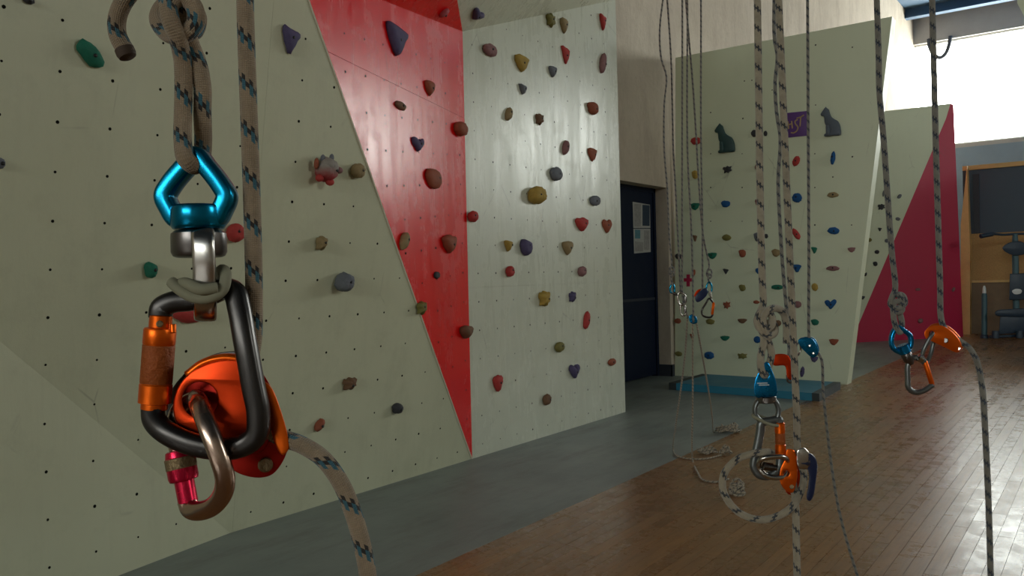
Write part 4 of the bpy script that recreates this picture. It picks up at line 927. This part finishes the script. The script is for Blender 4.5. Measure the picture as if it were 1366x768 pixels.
# ---- third rig
P = PX(1.5); s = P.s
def PP3(l): return [P(*q) for q in l]
rope('climbing_rope', PP3([(1169, -20), (1172, 70), (1173, 120), (1179, 190), (1186, 290), (1190, 340), (1194, 386, 0), (1190, 396, 3), (1188, 406, 3), (1197, 411, 4), (1207, 404, 2), (1204, 394, -2), (1194, 393, -4), (1189, 402, -3), (1196, 416, 2), (1203, 414, 3), (1201, 402, 5), (1193, 404, 5), (1192, 422, 2), (1196, 438, 3), (1201, 443, 0), (1203, 430, -3), (1200, 414, -2), (1203, 400, 6), (1197, 391, 6)]),
     M['rope_dark'], 'grey rope knotted above the small blue swivel near the crimson partition', seg=10, n=6)
rope('climbing_rope', PP3([(1243, -20), (1246, 100), (1250, 250), (1254, 380), (1256, 428), (1263, 442), (1274, 450), (1284, 457), (1294, 465), (1303, 482), (1310, 515), (1315, 590), (1319, 680), (1322, 790)]),
     M['rope_dark'], 'grey rope running through the rounded orange belay device', seg=10, n=6, floor=True)
sw = empty('swivel', P(1202, 460)); tag(sw, 'small blue swivel with a dark link beside the orange device', 'swivel')
sweep('eye', spline(PP3([(1197, 436), (1206, 441), (1214, 448), (1214, 462), (1205, 470), (1194, 467), (1189, 458), (1191, 444)]), 5, True), 3 * s, M['blue'], sw, ry=4 * s, seg=12, closed=True, ref=CAMN, power=.7)
lathe('barrel', P(1203, 460), P(1208, 471), [(7 * s, 0), (8.5 * s, .1), (8.5 * s, .9), (7 * s, 1)], M['blue'], sw, 20)
lathe('link', P(1208, 471), P(1215, 486), [(6.5 * s, 0), (7 * s, .1), (6.5 * s, .6), (4 * s, 1)], M['steel_dark'], sw, 18)
cb = empty('carabiner', P(1225, 500)); tag(cb, 'grey carabiner with an orange gate hanging under the small blue swivel', 'carabiner')
sweep('frame', spline(PP3([(1234, 482), (1226, 477), (1216, 478), (1211, 487), (1211, 505), (1212, 517), (1220, 523), (1232, 521), (1244, 513)]), 6), 3.6 * s, M['grey_metal'], cb, seg=12)
lathe('gate_sleeve', P(1233, 480), P(1244, 514), [(2.4 * s, 0), (3.4 * s, .08), (3.4 * s, .9), (2.2 * s, 1)], M['orange'], cb, 14)
sc_ = empty('carabiner', P(1236, 465)); tag(sc_, 'small silver carabiner through the hole of the rounded orange device', 'carabiner')
sweep('frame', spline(PP3([(1244, 445, 7), (1237, 456, 8), (1231, 470, 6), (1229, 480, 2), (1234, 484, -2), (1240, 476, -6), (1245, 458, -8), (1248, 446, -6)]), 5, True), 2.8 * s, M['grey_metal'], sc_, seg=12, closed=True)
lathe('screw_gate', P(1224, 476, 4), P(1231, 479, 4), [(3 * s, 0), (5.4 * s, .1), (5.4 * s, .9), (3 * s, 1)], M['silver'], sc_, 16)
bd = empty('belay_device', P(1258, 452)); tag(bd, 'rounded orange belay device with a dark centre bolt', 'belay device')
ob = [(1233, 444), (1240, 435), (1252, 433), (1268, 440), (1281, 455), (1283, 465), (1277, 470), (1262, 464), (1245, 456), (1235, 451)]
plate('front_plate', ob, P, 5, 9, M['orange'], bd, holes=[(1243, 445, 3.6)], bevel=1.2)
plate('back_plate', [(x + 2, y - 2) for x, y in ob], P, -10, -6, M['orange'], bd, holes=[(1245, 443, 3.6)], bevel=1.2)
lathe('bolt', P(1261, 454, -8), P(1261, 454, 9.5), [(4 * s, 0), (4 * s, .95), (3 * s, 1)], M['steel_dark'], bd, 6)
lathe('rivet', P(1278.5, 465, -8), P(1278.5, 465, 9), [(2.8 * s, 0), (2.8 * s, .95), (2 * s, 1)], M['silver'], bd, 12)

# ---- far bunch of ropes
P = PX(4.6); s = P.s
def PP4(l): return [P(*q) for q in l]
GR = 'thin ropes hanging in a bunch'
FARL = {}
def knot(x, y):
    return [(x, y - 8), (x - 2.5, y - 4, 1), (x - 1, y + 1, 2), (x + 3, y, 1), (x + 2.5, y - 5, -1), (x - 1.5, y - 5, -2), (x - 3, y + 2, -1), (x + 1, y + 6, 1), (x + 3, y + 3, 2), (x, y, 2), (x - 1, y + 8, 0)]
def frope(l, label, floor_pts=(), ceiling=True, m='rope_dark', off=0):
    l = [(q[0], q[1], (q[2] if len(q) > 2 else 0) + off * (1 if i < len(l) - 2 else .3)) for i, q in enumerate(l)]
    rope('climbing_rope', PP4(l) + [Vector((p.x, p.y, RR + .001)) for p in [onfloor(*q) for q in floor_pts]], M[m], label, r=.0056, seg=6, n=4, ceiling=ceiling, group=GR)
frope([(886, -20), (880, 40), (882, 78), (889, 102), (886, 140), (886, 200), (890, 250), (893, 320)] + knot(896, 362) + [(897, 380)], 'thin wavy rope closest to the navy door, ending in a knot', off=7)
frope([(889, -20), (895, 75), (897, 150), (898, 200), (901, 250), (905, 330), (907, 375), (908, 392)], 'thin slanting rope running down to the silver carabiners', off=-7)
frope([(910, -20), (910, 160), (910, 330), (911, 400), (918, 424)], 'thin straight rope ending at the tiny blue belay device')
frope([(917, -20), (917, 200), (922, 300), (924, 370), (925, 430)], 'thin rope leaning onto the top of the tiny blue belay device', off=9)
frope([(914, -20), (918, 40), (924, 110), (928, 170), (932, 240), (938, 315)] + knot(946, 365) + [(946, 378)], 'thin wavy rope knotted above the navy belay device', off=-9)
frope([(935, -20), (935, 180), (937, 300), (937, 386)], 'thin straight rope running into the navy belay device')
def lrp(l, z0, end, zf=None):
    """rope from the device down to the floor, its depth easing from z0 to the floor point's"""
    pf_ = onfloor(*end); z1 = project(pf_)[2]; n = len(l); out = []
    for i, (x, y) in enumerate(l):
        out.append(at(x, y, z0 + (z1 - z0) * (i / n) ** 1.2))
    out.append(Vector((pf_.x, pf_.y, RR + .001)))
    return out
def lower(l, end, tail, label):
    pts = lrp(l, 4.6, end) + [Vector((p.x, p.y, RR + .001)) for p in [onfloor(*q) for q in tail]]
    rope('climbing_rope', pts, M['rope_pale'], label, r=.0056, seg=6, n=5, ceiling=False, group=GR)
lower([(917, 424), (914, 470), (908, 520), (901, 570)], (898, 600), [(904, 609), (920, 613), (940, 613), (962, 608)], 'thin rope curving onto the grey strip and into the middle rope heap')
lower([(924, 430), (924, 480), (924, 540), (923, 590)], (924, 615), [(930, 630), (940, 642), (955, 644), (972, 640)], 'thin rope trailing over the boards towards the nearest rope heap')
lower([(929, 430), (938, 480), (945, 520), (950, 555)], (952, 577), [(953, 577.5)], 'thin rope slanting down to the heap beside the mat')
sw = empty('swivel', P(946, 384)); tag(sw, 'tiny blue swivel above the orange-gated carabiner', 'swivel')
sweep('eye', spline(PP4([(946, 376), (949.5, 382), (948.5, 389), (943.5, 389), (942.5, 382)]), 4, True), 1.2 * s, M['blue_near'], sw, seg=8, closed=True)
lathe('link', P(946, 388), P(949, 398), [(2 * s, 0), (2.4 * s, .2), (1.6 * s, 1)], M['silver'], sw, 10)
sw = empty('swivel', P(898, 386)); tag(sw, 'tiny blue swivel beside the door edge above the silver carabiner', 'swivel')
sweep('eye', spline(PP4([(897, 378), (900, 384), (899, 390), (895, 390), (894, 384)]), 4, True), 1.2 * s, M['blue_near'], sw, seg=8, closed=True)
lathe('link', P(897, 390), P(905, 394), [(1.6 * s, 0), (2 * s, .2), (1.4 * s, 1)], M['steel_dark'], sw, 10)
cb = empty('carabiner', P(944, 410)); tag(cb, 'tiny dark carabiner with an orange gate in front of the panel', 'carabiner')
sweep('frame', spline(PP4([(951, 403), (946, 398), (942, 404), (936, 415), (938, 421), (948, 423), (951, 419)]), 5), 1.3 * s, M['black_metal'], cb, seg=8)
lathe('gate_sleeve', P(952, 403), P(950, 420), [(1 * s, 0), (1.8 * s, .1), (1.8 * s, .9), (1 * s, 1)], M['orange'], cb, 10)
cb = empty('carabiner', P(908, 400)); tag(cb, 'tiny silver carabiner among the thin ropes, upper of two', 'carabiner')
sweep('frame', spline(PP4([(907, 389), (904, 398), (908, 407), (914, 404), (914, 394)]), 5, True), 1.4 * s, M['silver'], cb, seg=8, closed=True)
lathe('screw_gate', P(914, 394), P(914, 404), [(1.4 * s, 0), (2 * s, .2), (2 * s, .8), (1.4 * s, 1)], M['steel_dark'], cb, 8)
cb = empty('carabiner', P(911, 414)); tag(cb, 'tiny silver carabiner among the thin ropes, lower of two', 'carabiner')
sweep('frame', spline(PP4([(909, 405), (908, 416), (910, 421), (914, 420), (914, 408)]), 5, True), 1.2 * s, M['silver'], cb, seg=8, closed=True)
lathe('screw_gate', P(914, 408), P(914, 418), [(1.2 * s, 0), (1.8 * s, .2), (1.8 * s, .8), (1.2 * s, 1)], M['steel_dark'], cb, 8)
bd = empty('belay_device', P(935, 394)); tag(bd, 'tiny navy belay device on the straight thin rope', 'belay device')
plate('body', [(927, 397), (934, 388), (942, 384), (944, 391), (938, 399), (930, 403)], P, -2, 2, M['navy'], bd, bevel=.6)
plate('edge_plate', [(926, 394), (930, 387), (936, 385), (934, 388), (928, 397)], P, -2.5, -1, M['orange_red'], bd, bevel=.2)
bd = empty('belay_device', P(924, 426)); tag(bd, 'tiny blue belay device low among the thin ropes', 'belay device')
plate('body', [(919, 422), (923, 419), (929, 423), (930, 430), (925, 432), (921, 430)], P, -2, 2, M['blue'], bd, bevel=.6)
lathe('rivet', P(925, 426, -2), P(925, 426, 3), [(1.2 * s, 0), (1.2 * s, 1)], M['silver'], bd, 8)
# rope heaps on the floor
def heap(x, y, wpx, label, seed, loops, up=.05, squash=.45):
    rnd = random.Random(seed); c = onfloor(x, y); z = project(c)[2]; R = wpx / 2 * z / F
    rt = Vector((RIGHT.x, RIGHT.y, 0)).normalized(); fw = Vector((FWD.x, FWD.y, 0)).normalized()
    pts = []
    for k in range(loops * 7):
        th = 2 * math.pi * k / 7 + rnd.uniform(-.4, .4); q = R * rnd.uniform(.25, 1)
        off = rt * (q * math.cos(th)) + fw * (q * squash * math.sin(th))
        pts.append(Vector((c.x + off.x, c.y + off.y, RR + .002 + up * rnd.random() * (1 - .6 * q / R) * (k / (loops * 7)) ** .5)))
    rope('rope_heap', pts, M['rope_pale'], None, r=.0065, seg=6, n=4, ceiling=False)
    tag(bpy.context.scene.objects[-1] if False else HEAPS[-1], label, 'rope heap', 'rope heaps on the floor')
HEAPS = []
_old = rope
def rope(*a, **k):
    o = _old(*a, **k); HEAPS.append(o); return o
heap(973, 577, 40, 'rope heap lying on the edge of the grey strip', 3, 7, .11)
heap(942, 605, 32, 'loose rope heap where the grey strip meets the boards', 4, 4, .08)
heap(968, 606, 18, 'small rope bundle on the boards beside the loose heap', 6, 4, .08)
heap(984, 660, 22, 'compact rope heap on the boards inside the round rope loop', 5, 9, .14, .7)

# ------------------------------------------------------------------ gym corner things
gz = onfloor(1340, 451); zc = project(gz)[2]; P = PX(zc - .1); s = P.s
ex = empty('exercise_machine', gz); tag(ex, 'dark blue exercise machine with wide handlebars against the chipboard wall', 'exercise machine')
sweep('handlebar', spline([P(*q) for q in [(1310, 314, 6), (1322, 312, 4), (1340, 313), (1354, 312), (1370, 312), (1394, 316, 6)]], 4), 1.6 * s, M['machine'], ex, seg=8)
sweep('grip', spline([P(*q) for q in [(1308, 315, 6), (1316, 313.5, 5), (1324, 312, 4)]], 4), 3 * s, M['machine'], ex, seg=8)
lathe('mast', P(1354, 312), P(1356, 440), [(3 * s, 0), (4 * s, .1), (4 * s, 1)], M['machine2'], ex, 12)
plate('console', [(1337, 331), (1345, 324), (1362, 322), (1370, 328), (1368, 338), (1350, 340)], P, -4, 8, M['machine'], ex, bevel=1.5)
plate('shroud', [(1347, 365), (1372, 364), (1374, 400), (1346, 400)], P, -6, 9, M['machine'], ex, bevel=2, smooth_out=False)
plate('badge', [(1350, 388), (1356, 385), (1363, 387), (1362, 391), (1353, 392)], P, 9, 9.6, M['print_white'], ex, bevel=.2)
plate('seat', [(1328, 415), (1345, 412), (1374, 413), (1376, 420), (1340, 422), (1328, 420)], P, -8, 10, M['machine'], ex, bevel=2)
plate('housing', [(1334, 422), (1376, 421), (1378, 443), (1332, 446)], P, -8, 8, M['machine'], ex, bevel=2, smooth_out=False)
sweep('base_bar', [P(1320, 449, 4), P(1350, 448, 4), P(1390, 447, 4)], 2 * s, M['machine'], ex, seg=8)
for x in (1328, 1360): lathe('foot', P(x, 441, 12), P(x, 451, 12), [(4 * s, 0), (4.5 * s, .3), (4.5 * s, 1)], M['machine'], ex, 12)
g2 = onfloor(1313, 451); P = PX(project(g2)[2]); s = P.s
po = empty('padded_post', g2); tag(po, 'slim teal post with a pale cap beside the exercise machine', 'post')
lathe('post_shaft', P(1313, 391), P(1313, 449.5), [(2.6 * s, 0), (3.4 * s, .05), (3.6 * s, 1)], M['machine2'], po, 14)
lathe('cap', P(1313, 381), P(1313, 391), [(1 * s, 0), (2 * s, .3), (2.4 * s, 1)], M['print_white'], po, 12)
lathe('foot', P(1313, 446), P(1313, 451), [(3.6 * s, 0), (5 * s, .4), (5 * s, 1)], M['machine'], po, 14)
lw = sweep('hanging_cable', spline([onp(x, y, (0, END_Y - .05, 0), (0, 1, 0)) for x, y in [(1239, 52), (1240, 62), (1246, 73), (1254, 77), (1261, 72), (1266, 60), (1268, 48)]], 5), .05, M['board_dark'], seg=8)
tag(lw, 'dark cable hanging in a loop below the beam over the window', 'cable')
# unseen block added behind the door so that no light leaks in
bkw = box('door_light_block', (LEFT_X - 1.2, DY0 - 1, -.1), (LEFT_X - .5, DY1 + 1, ROOF_Z), M['shell']); tag(bkw, 'added unseen block behind the navy door that stops light leaks', 'wall', kind=S)
